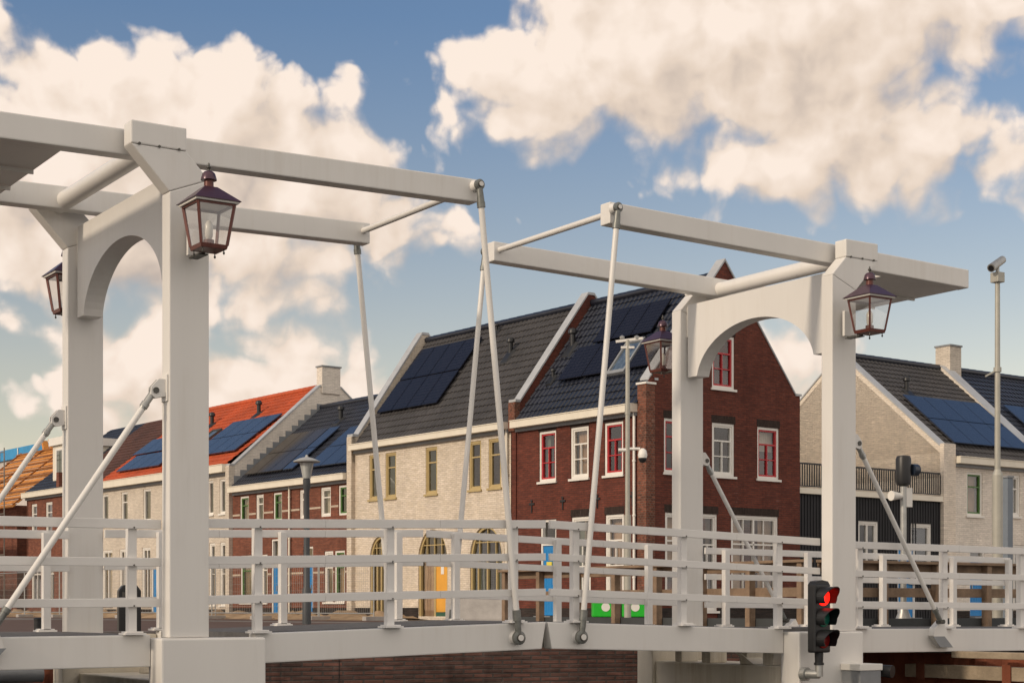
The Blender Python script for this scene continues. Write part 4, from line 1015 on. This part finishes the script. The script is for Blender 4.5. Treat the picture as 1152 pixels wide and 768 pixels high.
m = MB(); pg = [(7.2, -12), (400, -12), (400, .49), (7.2, .49)]
m.prism([(x, y, -3) for x, y in pg], [(x, y, -.30) for x, y in pg]); tag(m.build('lower_bank', GROUND), kind='structure')
m = MB(); pg = [(-60, -8), (-8.6, -8), (-8.6, 4.2), (-60, 4.2)]
m.prism([(x, y, -3) for x, y in pg], [(x, y, 0) for x, y in pg]); tag(m.build('left_bank', GROUND), kind='structure')
m = MB(); pts = [(-60, QY(-60)+.45), (6.4, QY(6.4)+.45), (9.5, 16), (7.5, 40), (-60, 60)]
m.face([(x, y, .004) for x, y in pts]); tag(m.build('brick_paving', B_PAVE), kind='structure')
def flat_row(o0, o1, t0, t1, z): return [tuple(H0+E2*o+E1*t_+Vector((0, 0, z))) for o, t_ in ((o0, t0), (o1, t0), (o1, t1), (o0, t1))]
m = MB(); m.face(flat_row(-3.4, -.3, 9, 48, .008)); tag(m.build('sand_strip', SAND), kind='structure')
m = MB(); m.face(flat_row(-6, -3.45, -2, 60, .006)); tag(m.build('clay_pavement', B_PAVE), kind='structure')
m = MB()   # rough sand left by the builders
rnd = random.Random(3); NX, NY = 10, 130; g = {}
for i in range(NX+1):
    for j in range(NY+1):
        e = min(i, NX-i)/NX*2; zz = .012+max(0, min(1, e*1.6))*(.06+.22*rnd.random()*abs(math.sin(j*.37)+.5*math.sin(j*.91)))
        g[i, j] = m.v(H0+E2*(-3.0+2.4*i/NX)+E1*(9.5+.28*j)+Vector((0, 0, zz)))
for i in range(NX):
    for j in range(NY): m.bm.faces.new((g[i, j], g[i+1, j], g[i+1, j+1], g[i, j+1]))
tag(m.build('sand_heap', SAND, smooth=True), 'low ridge of builders sand along the house fronts', kind='stuff')
m = MB(); g = {}
for i in range(9):
    for j in range(40):
        e = min(i, 8-i)/4; g[i, j] = m.v(H0+E2*(14.2+.3*i-2.6)+E1*(-3.2)+Vector((0, 0, 0))+E2*(.25*j)+E1*(-.32*i)-E2*(.3*i)+Vector((0, 0, .01+.22*min(1, e)*rnd.random())))
for i in range(8):
    for j in range(39): m.bm.faces.new((g[i, j], g[i+1, j], g[i+1, j+1], g[i, j+1]))
tag(m.build('rubble_heap', SAND, smooth=True), 'low heap of sandy rubble before the pale brick house', kind='stuff')

t = thing('quay_wall', 'dark weathered brick quay wall seen under the bridge', 'quay wall', (-2, QY(-2), -2.2))
off = (-2, QY(-2), -2.2); m = MB(off)
pa, pb = Vector((-14, QY(-14)-.02, 0)), Vector((7.19, QY(7.19)-.02, 0)); n = 3
for i in range(n):
    a, b = pa+(pb-pa)*i/n, pa+(pb-pa)*(i+1)/n; g_ = (pb-pa).normalized()*.008
    m.face([(a.x+g_.x, a.y, -2.6), (b.x-g_.x, b.y, -2.6), (b.x-g_.x, b.y, -.01), (a.x+g_.x, a.y, -.01)])
w = m.build('brick_face', B_QUAY, t)
m = MB(off)
m.prism([(pa.x, pa.y-.06, -.009), (pb.x, pb.y-.06, -.009), (pb.x, pb.y+.4, -.009), (pa.x, pa.y+.4, -.009)], [(pa.x, pa.y-.06, .05), (pb.x, pb.y-.06, .05), (pb.x, pb.y+.4, .05), (pa.x, pa.y+.4, .05)])
m.build('coping', plain('dark_stone_coping', (.16, .14, .13), .85, .25, 3), t)
t = thing('sheet_pile_wall', 'rust-brown steel sheet pile bank with timber walers under the right approach', 'sheet pile wall', (7.1, -1, -2.2))
off = (7.1, -1, -2.2); m = MB(off); y = -11.9; prof = [(0, 0), (.12, .10), (.32, .10), (.44, 0), (.56, 0)]
ring = []
while y < 3.8:
    for dy, dx in prof[:-1]: ring.append((7.15-dx*1.6, y+dy))
    y += .56
ring = [r for r in ring if r[1] < 3.85]
for (xa, ya), (xb, yb) in zip(ring, ring[1:]): m.face([(xa, ya, -2.6), (xb, yb, -2.6), (xb, yb, -.26), (xa, ya, -.26)])
m.build('sheet_piles', RUST, t, fix=False)
m = MB(off)
for z in (-.50, -1.2): 
    for ya, yb in ((-11, -1.3), (-1.26, 1.2)): m.box(6.72, 6.97, ya, yb, z-.09, z+.09)
m.build('waler', TIMBERW, t, .012)
m = MB(off); m.box(6.55, 6.72, -11, .2, -.30, -.21); m.build('fender_rail', TIMBERW, t, .012)
m = MB(off)
for y in (-2.2, -.6, .9): m.box(6.70, 6.718, y-.07, y+.07, -.62, -.38)
m.build('bolt_plate', RUST, t)
t = thing('mooring_pile', 'rusty round steel pile at the foot of the quay under the left leaf', 'mooring pile', (-4.9, 4.0, -2.2))
m = MB((-4.9, 4.0, -2.2)); m.tube((-4.3, 4.6, -2.6), (-4.3, 4.6, -.12), .17, seg=20); m.build('pile', RUST, t, smooth=True)
m = MB((-4.9, 4.0, -2.2)); m.tube((-5.2, 4.35, -.42), (-4.45, 4.35, -.42), .10, seg=16); m.build('fender_tube', LEAD, t, smooth=True)

# timber rail fences behind the bridge
def fence(label, p, q, n, loc):
    t = thing('timber_fence', label, 'fence', loc); p, q = Vector(p), Vector(q); d = (q-p).normalized(); sd = Vector((-d.y, d.x, 0))
    for k in range(n+1):
        c = p+(q-p)*k/n; m = MB(loc); m.bar(c, c+Vector((0, 0, 1.08)), .13, .11, d); m.build('fence_post', TIMBER, t, .008)
    for z in (1.02, .62):
        m = MB(loc); m.bar(p-d*.12+sd*.085+Vector((0, 0, z)), q+d*.12+sd*.085+Vector((0, 0, z)), .045, .15); m.build('fence_rail', TIMBER, t, .006)
    m = MB(loc); m.bar(p-d*.15+Vector((0, 0, 1.105)), q+d*.15+Vector((0, 0, 1.105)), .2, .045); m.build('top_board', TIMBER, t, .006)
    m = MB(loc); m.bar(p-d*.15+sd*.1+Vector((0, 0, .10)), q+d*.15+sd*.1+Vector((0, 0, .10)), .05, .2); m.build('kick_board', plain('dark_slate_board', (.045, .05, .052), .7), t, .004)
fence('brown timber rail fence along the quay edge, behind the right leaf', (7.5, 12.6, 0), (7.5, 4.1, 0), 7, (7.5, 8, 0))
fence('brown timber rail fence behind the right approach span', (7.9, 3.95, 0), (16.5, 3.95, 0), 7, (12, 3.95, 0))

# ------------------------------------------------------------------ street furniture
GALV = plain('grey_green_mast_paint', (.40, .385, .33), .45, .12, 4, metal=.2)
loc = Vector((13.58, 16.6, 0)); t = thing('camera_mast', 'slim grey mast with dome camera and twin head lights before the dark brick house', 'camera mast', loc)
m = MB(); m.tube((0, 0, 0), (0, 0, 2.6), .085, seg=14); m.tube((0, 0, 2.6), (0, 0, 6.78), .058, .05, seg=14); m.tube((0, 0, 5.0), (0, 0, 5.25), .066, seg=14); m.build('pole', GALV, t, smooth=True)
m = MB(); d = Vector((math.sin(YAW), -math.cos(YAW), 0)); m.bar(-d*.28+Vector((0, 0, 6.74)), d*.36+Vector((0, 0, 6.82)), .07, .06); m.bar(-d*.16+Vector((0, 0, 6.60)), d*.16+Vector((0, 0, 6.60)), .09, .05); m.build('cross_arm', WHITE, t)
m = MB()
for k in (-.13, .22): m.lathe([(.05, 0), (.06, .06), (.02, .09)], d*k+Vector((0, 0, 6.80)), 12)
m.build('head_light', STEEL, t)
m = MB(); m.tube(Vector((0, 0, 4.18)), d*.30+Vector((0, 0, 4.18)), .035, seg=10); m.tube(Vector((0, 0, 4.15)), -d*.22+Vector((0, 0, 4.15)), .045, seg=10); m.build('camera_arm', WHITE, t, smooth=True)
m = MB(); c = d*.36+Vector((0, 0, 3.98)); m.lathe([(.10, -.02), (.115, .05), (.09, .16), (.04, .21)], c, 16); dm = m.build('dome_housing', WHITE, t, smooth=True)
m = MB(); m.lathe([(.02, -.135), (.07, -.115), (.098, -.06), (.10, -.022)], c, 16); m.build('dome', BLACK, dm, smooth=True)
t.location = loc

loc = Vector((13.06, 4.98, 0)); t = thing('camera_mast', 'tall grey camera mast standing at the right edge of the photo', 'camera mast', loc)
m = MB(); m.tube((0, 0, 0), (0, 0, 2.75), .095, seg=16); m.tube((0, 0, 2.75), (0, 0, 2.85), .095, .055, seg=16); m.tube((0, 0, 2.85), (0, 0, 6.25), .052, .044, seg=16); m.tube((0, 0, 4.6), (0, 0, 4.68), .07, seg=16); m.build('pole', GALV, t, smooth=True)
m = MB(); m.box(-.09, .09, -.09, .09, 6.20, 6.38); m.build('head_bracket', GALV, t, .01)
bk = (CAM-loc); bk.z = 0; bk.normalize(); dirc = (bk*.8-d*.5).normalized()
m = MB(); c = Vector((0, 0, 6.54)); m.tube(c+dirc*.24-Vector((0, 0, .115)), c-dirc*.19+Vector((0, 0, .10)), .076, .07, seg=18); m.tube((0, 0, 6.36), c, .035, seg=10); cam_ = m.build('camera_body', STEEL, t, smooth=True)
m = MB(); m.tube(c+dirc*.242-Vector((0, 0, .116)), c+dirc*.25-Vector((0, 0, .12)), .052, seg=16); m.build('camera_eye', BLACK, cam_)
m = MB(); m.bar(Vector((0, 0, 4.64)), Vector((0, 0, 4.52))-d*.22, .03, .03); m.build('side_spur', GALV, t)
loc = Vector((14.05, 5.6, 0)); t = thing('steel_post', 'short blue-grey square post beside the tall camera mast', 'post', loc)
m = MB(); m.box(-.075, .075, -.075, .075, 0, 2.78); m.build('shaft', plain('blue_grey_paint', (.17, .20, .235), .45, .1, 4), t, .01)
m = MB(); m.box(-.09, .09, -.09, .09, 2.782, 2.82); m.build('cap', LEAD, t, .005)

loc = Vector((10.16, 4.49, 0)); t = thing('signal_post', 'road signal seen from behind on a grey post, with white loudspeakers below it', 'signal post', loc)
m = MB(); m.tube((0, 0, 0), (0, 0, 2.44), .052, seg=14); m.lathe([(.22, 0), (.16, .12), (.09, .3), (.055, .42)], seg=14); m.build('pole', STEEL, t, smooth=True)
m = MB(); n8 = 14; m.lathe([(.05, 2.40), (.12, 2.44), (.13, 2.50), (.13, 2.86), (.11, 2.91), (.04, 2.92)], seg=18); m.build('signal_head', BLACK, t, smooth=True)
m = MB(); m.tube(d*.13+Vector((0, 0, 2.68)), d*.21-bk*.08+Vector((0, 0, 2.68)), .10, .105, seg=16); m.build('visor', plain('dark_blue_visor', (.02, .03, .05), .3), t, smooth=True)
m = MB(); m.tube(-d*.03+Vector((0, 0, 2.24)), -d*.20+bk*.12+Vector((0, 0, 2.24)), .045, .085, seg=14); m.box(.02, .16, -.05, .05, 2.06, 2.38); m.build('loudspeaker', WHITE, t, smooth=True)

loc = Vector((6.41, 19.28, 0)); t = thing('street_lamp', 'dark post-top street lamp with a flat disc roof before the brown terrace', 'street lamp', loc)
m = MB(); m.lathe([(.10, 0), (.10, .8), (.075, .86), (.062, 3.05), (.085, 3.12), (.085, 3.32), (.06, 3.34)], seg=16); m.build('pole', plain('anthracite_paint', (.05, .055, .06), .5), t, smooth=True)
m = MB(); m.lathe([(.09, 3.34), (.16, 3.70)], seg=16); m.build('lamp_glass', glass_pane('lamp_cover_glass', (.45, .47, .45), rfl=.2), t, smooth=True)
m = MB(); m.lathe([(.30, 3.71), (.31, 3.735), (.16, 3.80), (.04, 3.83), (.02, 3.88)], seg=24); m.build('disc_roof', plain('pale_lamp_roof', (.40, .40, .38), .5), t, smooth=True)

loc = Vector((-1.96, 8.15, 0)); t = thing('litter_bin', 'black rounded litter bin behind the left portal, on the red paving', 'litter bin', loc, R(-15))
m = MB(); pr = [(-.16, 0), (.16, 0), (.16, .62), (.10, .70), (-.10, .70), (-.16, .62)]; m.prism([(x, -.14, z) for x, z in pr], [(x, .14, z) for x, z in pr]); m.build('bin_body', BLACK, t, .02)
m = MB(); m.box(-.11, .11, -.15, -.141, .50, .60); m.build('bin_slot', DKSTEEL, t)
loc = Vector((-3.56, 7.30, 0)); t = thing('bollard', 'short black bollard at the left, beside the far rail', 'bollard', loc)
m = MB(); m.lathe([(.062, 0), (.062, .20), (.066, .205), (.066, .225), (.05, .235)], seg=18); m.build('bollard_body', BLACK, t, smooth=True)
m = MB(); m.lathe([(.09, .004), (.09, .014)], seg=18); m.build('base_ring', DKSTEEL, t)

GRN = plain('bright_green_plastic', (.012, .46, .02), .45, .1, 2)
for i, (u0, lab) in enumerate(((0, 'bright green street container with white disc, nearest the blue door'), (.72, 'bright green street container with white disc, on the side of the right portal'))):
    base = Vector((13.45, 17.9, 0))+d*u0; t = thing('green_container', lab, 'container', base, YAW-math.pi/2, 'green containers on the street')
    m = MB(); m.box(.02, .62, -.3, .3, .16, .76); m.build('body', GRN, t, .03)
    m = MB(); m.box(.0, .64, -.33, .33, .762, .81); m.build('lid', plain('green_lid_plastic', (.01, .33, .02), .4), t, .02)
    m = MB(); m.tube((.34, -.302, .40), (.34, -.310, .40), .105, seg=24); m.build('white_disc', WHITE, t)
    m = MB(); m.box(.05, .59, -.26, .26, 0, .158); m.build('foot', BLACK, t)
loc = Vector((10.6, 18.55, 0)); t = thing('concrete_barrier', 'low grey concrete block barrier in front of the cream house doors', 'barrier', loc, YAW-math.pi/2-.03)
m = MB(); pr = [(-.28, .0), (.28, 0), (.28, .12), (.16, .62), (-.16, .62), (-.28, .12)]; m.prism([(-.78, y, z) for y, z in pr], [(.78, y, z) for y, z in pr]); m.build('block', plain('grey_concrete', (.40, .375, .35), .9, .2, 3, bump=.3), t, .015)
m = MB(); m.tube((.45, -.1, .0), (.45, -.1, .1), .03, seg=8); m.tube((-.5, 0, .62), (-.5, 0, .66), .04, seg=8); m.build('lifting_eye', DKSTEEL, t)

# site fence panels: one built, then copied
def make_panel():
    t = thing('site_fence_panel', 'x', 'site fence')
    m = MB(); L, H = 3.4, 1.95
    for p, q in (((0, 0, .05), (0, 0, H)), ((0, L, .05), (0, L, H)), ((0, 0, H), (0, L, H)), ((0, 0, .22), (0, L, .22))): m.tube(p, q, .021, seg=8)
    m.build('frame', STEEL, t)
    m = MB()
    y = .12
    while y < L-.05: m.box(-.0028, .0028, y-.0028, y+.0028, .22, H); y += .12
    z = .45
    while z < H-.05: m.box(-.0028, .0028, 0, L, z-.0028, z+.0028); z += .25
    m.build('wire_mesh', STEEL, t)
    for yy in (0, L):
        m = MB(); m.box(-.34, .34, yy-.11, yy+.11, 0, .13); m.build('foot_block', plain('grey_concrete', (.4, .375, .35), .9), t, .01)
    return t
pan = make_panel()
wh = ['before the ochre arched doors', 'before the left end of the cream house', 'before the join of cream and brown houses', 'before the blue doors of the brown terrace', 'before the middle of the brown terrace', 'before the left end of the brown terrace',
      'before the right end of the white brick house', 'before the middle of the white brick house', 'before the left end of the white brick house', 'before the red brick house at far left', 'before the scaffold at far left']
for i, wtxt in enumerate(wh):
    o = pan if i == 0 else copy_tree(pan)
    o.location = H0+E1*(8.6+3.52*i)+E2*(-3.3+.15*(i % 2)); o.rotation_euler.z = ROTZ+R((-2, 3, 1)[i % 3])
    tag(o, 'wire mesh site fence panel '+wtxt, 'site fence', 'site fence panels along the house fronts')

# ------------------------------------------------------------------ camera
cd = bpy.data.cameras.new('Camera'); co = bpy.data.objects.new('Camera', cd); COL.objects.link(co); sc.camera = co
co.location = CAM; co.rotation_euler = (math.pi/2, 0, YAW-math.pi/2)
cd.sensor_width = 36; cd.sensor_fit = 'HORIZONTAL'; cd.lens = 36*FPX/WPX; cd.shift_x = 0; cd.shift_y = (HOR-HPX/2)/WPX
cd.clip_start = .1; cd.clip_end = 3000

# ------------------------------------------------------------------ sun and sky
SUN_EL, SUN_AZ = R(27), R(182.5)      # azimuth measured from +X, anticlockwise
sd = Vector((math.cos(SUN_EL)*math.cos(SUN_AZ), math.cos(SUN_EL)*math.sin(SUN_AZ), math.sin(SUN_EL)))
sl = bpy.data.lights.new('Sun', 'SUN'); sl.energy = 2.5; sl.angle = R(4); sl.color = (1.0, .83, .64)
so = bpy.data.objects.new('Sun', sl); COL.objects.link(so); so.rotation_euler = sd.to_track_quat('Z', 'Y').to_euler(); so.location = (-30, 0, 30)

EXPO = -.25; STR = .15
w = bpy.data.worlds.new('World'); sc.world = w; w.use_nodes = True; nt = w.node_tree; T = NT(nt)
w.cycles.sampling_method = 'MANUAL'; w.cycles.sample_map_resolution = 512
bg = nt.nodes['Background']; bg.inputs['Strength'].default_value = STR
sky = T.n('ShaderNodeTexSky'); sky.sky_type = 'NISHITA'; sky.sun_disc = False; sky.sun_elevation = SUN_EL
sky.sun_rotation = math.pi/2-SUN_AZ; sky.air_density = 1.0; sky.dust_density = .6; sky.ozone_density = 1.6; sky.altitude = 0

# clouds live in the world by direction: heading and height angles from the site, in units of ~3 degrees
U = FPX/100.0
def ang(u, v):
    az = math.atan((u-576)/FPX); return az*U, math.atan((HOR-v)/FPX*math.cos(az))*U
BL = [(112, 205, 160, 136), (0, 205, 90, 92), (230, 170, 150, 108), (340, 205, 105, 98), (300, 285, 130, 75), (440, 245, 75, 62), (170, 420, 100, 88), (290, 455, 150, 76), (95, 470, 60, 50), (400, 470, 80, 45),
      (590, 100, 105, 66), (720, 65, 150, 104), (870, 40, 190, 118), (1020, 8, 190, 78), (960, 150, 150, 84), (1040, 165, 58, 66), (840, 188, 95, 48), (880, -90, 300, 110),
      (1140, 182, 46, 42), (8, 34, 34, 24), (18, 370, 46, 24), (892, 405, 66, 62), (515, 240, 22, 16)]
grp = bpy.data.node_groups.new('cloud_density', 'ShaderNodeTree')
grp.interface.new_socket('P', in_out='INPUT', socket_type='NodeSocketVector'); grp.interface.new_socket('D', in_out='OUTPUT', socket_type='NodeSocketFloat')
G = NT(grp); gi = G.n('NodeGroupInput'); go = G.n('NodeGroupOutput'); P = gi.outputs[0]
# warp the outline so that no ellipse shows
wn = G.n('ShaderNodeTexNoise', noise_dimensions='2D', i_Scale=.9, i_Detail=2.0); G.l(P, wn.inputs['Vector'])
ws = G.n('ShaderNodeVectorMath', operation='SUBTRACT'); G.l(wn.outputs['Color'], ws.inputs[0]); ws.inputs[1].default_value = (.5, .5, .5)
wa = G.n('ShaderNodeVectorMath', operation='MULTIPLY_ADD'); G.l(ws.outputs[0], wa.inputs[0]); wa.inputs[1].default_value = (.9, .7, 0); G.l(P, wa.inputs[2])
cur = None
for u, v, rx, ry in BL:
    rx *= 1.12; ry *= 1.12
    cx, cy = ang(u, v); rx, ry = rx/100, ry/100
    a = G.n('ShaderNodeVectorMath', operation='MULTIPLY_ADD'); G.l(wa.outputs[0], a.inputs[0]); a.inputs[1].default_value = (1/rx, 1/ry, 0); a.inputs[2].default_value = (-cx/rx, -cy/ry, 0)
    ln = G.n('ShaderNodeVectorMath', operation='LENGTH'); G.l(a.outputs[0], ln.inputs[0])
    # distance in cloud units: (1-len)*mean radius
    md = G.n('ShaderNodeMath', operation='MULTIPLY_ADD'); G.l(ln.outputs['Value'], md.inputs[0]); r = min(rx, ry); md.inputs[1].default_value = -r; md.inputs[2].default_value = r
    if cur is None: cur = md.outputs[0]
    else:
        mx = G.n('ShaderNodeMath', operation='SMOOTH_MAX'); G.l(cur, mx.inputs[0]); G.l(md.outputs[0], mx.inputs[1]); mx.inputs[2].default_value = .18; cur = mx.outputs[0]
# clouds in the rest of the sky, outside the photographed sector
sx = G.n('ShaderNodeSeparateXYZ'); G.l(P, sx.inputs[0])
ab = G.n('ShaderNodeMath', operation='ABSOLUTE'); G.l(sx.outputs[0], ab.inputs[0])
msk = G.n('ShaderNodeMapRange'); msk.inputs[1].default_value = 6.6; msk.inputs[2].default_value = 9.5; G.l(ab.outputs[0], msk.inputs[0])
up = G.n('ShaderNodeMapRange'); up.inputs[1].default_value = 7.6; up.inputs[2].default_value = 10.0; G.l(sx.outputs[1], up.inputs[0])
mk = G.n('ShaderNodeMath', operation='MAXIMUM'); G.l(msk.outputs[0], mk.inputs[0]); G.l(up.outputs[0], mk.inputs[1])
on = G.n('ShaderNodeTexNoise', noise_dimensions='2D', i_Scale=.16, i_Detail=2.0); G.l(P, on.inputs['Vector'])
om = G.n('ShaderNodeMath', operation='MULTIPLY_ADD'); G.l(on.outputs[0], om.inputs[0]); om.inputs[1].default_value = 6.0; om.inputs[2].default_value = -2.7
bank = G.n('ShaderNodeMapRange'); bank.inputs[1].default_value = 20; bank.inputs[2].default_value = 30; G.l(ab.outputs[0], bank.inputs[0])  # unseen cloud bank behind the camera, added for fill light
fill_bank = G.n('ShaderNodeMath', operation='MULTIPLY_ADD'); G.l(bank.outputs[0], fill_bank.inputs[0]); fill_bank.inputs[1].default_value = 2.3; G.l(om.outputs[0], fill_bank.inputs[2])
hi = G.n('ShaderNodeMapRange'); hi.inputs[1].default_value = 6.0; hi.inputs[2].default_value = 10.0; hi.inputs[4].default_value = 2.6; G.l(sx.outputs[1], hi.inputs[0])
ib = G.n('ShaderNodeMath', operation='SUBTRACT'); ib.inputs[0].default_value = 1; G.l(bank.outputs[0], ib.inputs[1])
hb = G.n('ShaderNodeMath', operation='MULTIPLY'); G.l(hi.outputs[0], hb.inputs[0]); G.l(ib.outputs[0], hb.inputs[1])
om = G.n('ShaderNodeMath', operation='SUBTRACT'); G.l(fill_bank.outputs[0], om.inputs[0]); G.l(hb.outputs[0], om.inputs[1])
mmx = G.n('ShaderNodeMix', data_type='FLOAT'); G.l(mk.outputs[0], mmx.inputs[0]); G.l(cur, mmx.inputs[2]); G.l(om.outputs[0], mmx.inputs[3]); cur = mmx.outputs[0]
# billows and wisps
vo = G.n('ShaderNodeTexVoronoi'); vo.voronoi_dimensions = '2D'; vo.feature = 'F1'; vo.normalize = False
vo.inputs['Scale'].default_value = 1.9; vo.inputs['Detail'].default_value = 2.0; vo.inputs['Roughness'].default_value = .45
G.l(wa.outputs[0], vo.inputs['Vector'])
fb = G.n('ShaderNodeTexNoise', noise_dimensions='2D', i_Scale=1.35, i_Detail=7.0, i_Roughness=.48); G.l(P, fb.inputs['Vector'])
b1 = G.n('ShaderNodeMath', operation='MULTIPLY_ADD'); G.l(vo.outputs['Distance'], b1.inputs[0]); b1.inputs[1].default_value = -.42; b1.inputs[2].default_value = .20
b2 = G.n('ShaderNodeMath', operation='MULTIPLY_ADD'); G.l(fb.outputs[0], b2.inputs[0]); b2.inputs[1].default_value = .95; b2.inputs[2].default_value = -.40
s1 = G.n('ShaderNodeMath', operation='ADD'); G.l(b1.outputs[0], s1.inputs[0]); G.l(b2.outputs[0], s1.inputs[1])
s2 = G.n('ShaderNodeMath', operation='ADD'); G.l(s1.outputs[0], s2.inputs[0]); G.l(cur, s2.inputs[1]); G.l(s2.outputs[0], go.inputs[0])

tc = T.n('ShaderNodeTexCoord'); dirv = tc.outputs['Generated']
def dot(vec):
    n = T.n('ShaderNodeVectorMath', operation='DOT_PRODUCT'); T.l(dirv, n.inputs[0]); n.inputs[1].default_value = vec; return n.outputs['Value']
fwd, rgt = (math.cos(YAW), math.sin(YAW), 0), (math.sin(YAW), -math.cos(YAW), 0)
az = T.n('ShaderNodeMath', operation='ARCTAN2'); T.l(dot(rgt), az.inputs[0]); T.l(dot(fwd), az.inputs[1])
el = T.n('ShaderNodeMath', operation='ARCSINE'); T.l(dot((0, 0, 1)), el.inputs[0])
az2 = T.n('ShaderNodeMath', operation='MULTIPLY'); T.l(az.outputs[0], az2.inputs[0]); az2.inputs[1].default_value = U
el2 = T.n('ShaderNodeMath', operation='MULTIPLY'); T.l(el.outputs[0], el2.inputs[0]); el2.inputs[1].default_value = U
pv = T.n('ShaderNodeCombineXYZ'); T.l(az2.outputs[0], pv.inputs[0]); T.l(el2.outputs[0], pv.inputs[1])
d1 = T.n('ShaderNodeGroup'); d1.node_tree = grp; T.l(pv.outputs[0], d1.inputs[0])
pl = T.n('ShaderNodeVectorMath', operation='ADD'); T.l(pv.outputs[0], pl.inputs[0]); pl.inputs[1].default_value = (-.30, .30, 0)
d2 = T.n('ShaderNodeGroup'); d2.node_tree = grp; T.l(pl.outputs[0], d2.inputs[0])
al = T.n('ShaderNodeMapRange'); al.interpolation_type = 'SMOOTHSTEP'; al.inputs[1].default_value = -.06; T.l(d1.outputs[0], al.inputs[0])
# light from the sun side: brighter where the cloud thins towards the sun; deep parts greyer
df = T.n('ShaderNodeMath', operation='SUBTRACT'); T.l(d1.outputs[0], df.inputs[0]); T.l(d2.outputs[0], df.inputs[1])
wd = T.n('ShaderNodeMapRange'); wd.inputs[1].default_value = -.25; wd.inputs[2].default_value = .30; wd.inputs[3].default_value = .52; wd.inputs[4].default_value = .20; T.l(df.outputs[0], wd.inputs[0]); T.l(wd.outputs[0], al.inputs[2])
li = T.n('ShaderNodeMath', operation='MULTIPLY_ADD'); T.l(df.outputs[0], li.inputs[0]); li.inputs[1].default_value = .85; li.inputs[2].default_value = .78
dp = T.n('ShaderNodeMapRange'); dp.inputs[1].default_value = .1; dp.inputs[2].default_value = 1.6; dp.inputs[3].default_value = 0; dp.inputs[4].default_value = -.22; T.l(d1.outputs[0], dp.inputs[0])
ls = T.n('ShaderNodeMath', operation='ADD', use_clamp=True); T.l(li.outputs[0], ls.inputs[0]); T.l(dp.outputs[0], ls.inputs[1])
cr = T.n('ShaderNodeValToRGB'); T.l(ls.outputs[0], cr.inputs[0]); K = 1/(STR*2**EXPO)
els = cr.color_ramp.elements
els[0].position = 0.1; els[0].color = (.55*K, .46*K, .40*K, 1); els[1].position = 1.0; els[1].color = (.98*K, .84*K, .73*K, 1)
e = els.new(.55); e.color = (.80*K, .66*K, .545*K, 1)
mix = T.n('ShaderNodeMix', data_type='RGBA'); tint = T.n('ShaderNodeVectorMath', operation='MULTIPLY'); T.l(sky.outputs[0], tint.inputs[0]); 
tm = T.n('ShaderNodeMapRange'); T.l(el2.outputs[0], tm.inputs[0]); tm.inputs[1].default_value = 2.6; tm.inputs[2].default_value = 6.4
tx = T.n('ShaderNodeMix', data_type='RGBA'); T.l(tm.outputs[0], tx.inputs[0]); tx.inputs[6].default_value = (1.38, 1.0, .75, 1); tx.inputs[7].default_value = (.76, .80, .85, 1); T.l(tx.outputs[2], tint.inputs[1])
T.l(al.outputs[0], mix.inputs[0]); T.l(tint.outputs[0], mix.inputs[6]); 
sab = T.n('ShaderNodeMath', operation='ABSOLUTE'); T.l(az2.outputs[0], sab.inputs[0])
fill_mask = T.n('ShaderNodeMapRange'); fill_mask.inputs[1].default_value = 20; fill_mask.inputs[2].default_value = 30; fill_mask.inputs[3].default_value = 1.0; fill_mask.inputs[4].default_value = 1.0; T.l(sab.outputs[0], fill_mask.inputs[0])
fill_mask.inputs[3].default_value = 0.0; fill_tint = T.n('ShaderNodeMix', data_type='RGBA'); T.l(fill_mask.outputs[0], fill_tint.inputs[0]); fill_tint.inputs[6].default_value = (1, 1, 1, 1); fill_tint.inputs[7].default_value = (1.22, 1.34, 1.46, 1)  # the added bank is brightened and cooled for stronger, less warm fill
cbr = T.n('ShaderNodeVectorMath', operation='MULTIPLY'); T.l(cr.outputs[0], cbr.inputs[0]); T.l(fill_tint.outputs[2], cbr.inputs[1]); T.l(cbr.outputs[0], mix.inputs[7])
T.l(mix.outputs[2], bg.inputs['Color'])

sc.view_settings.view_transform = 'Standard'; sc.view_settings.look = 'None'; sc.view_settings.exposure = EXPO; sc.view_settings.gamma = 1.0
sc.view_settings.use_curve_mapping = False
sc.render.resolution_x = 1024; sc.render.resolution_y = 682
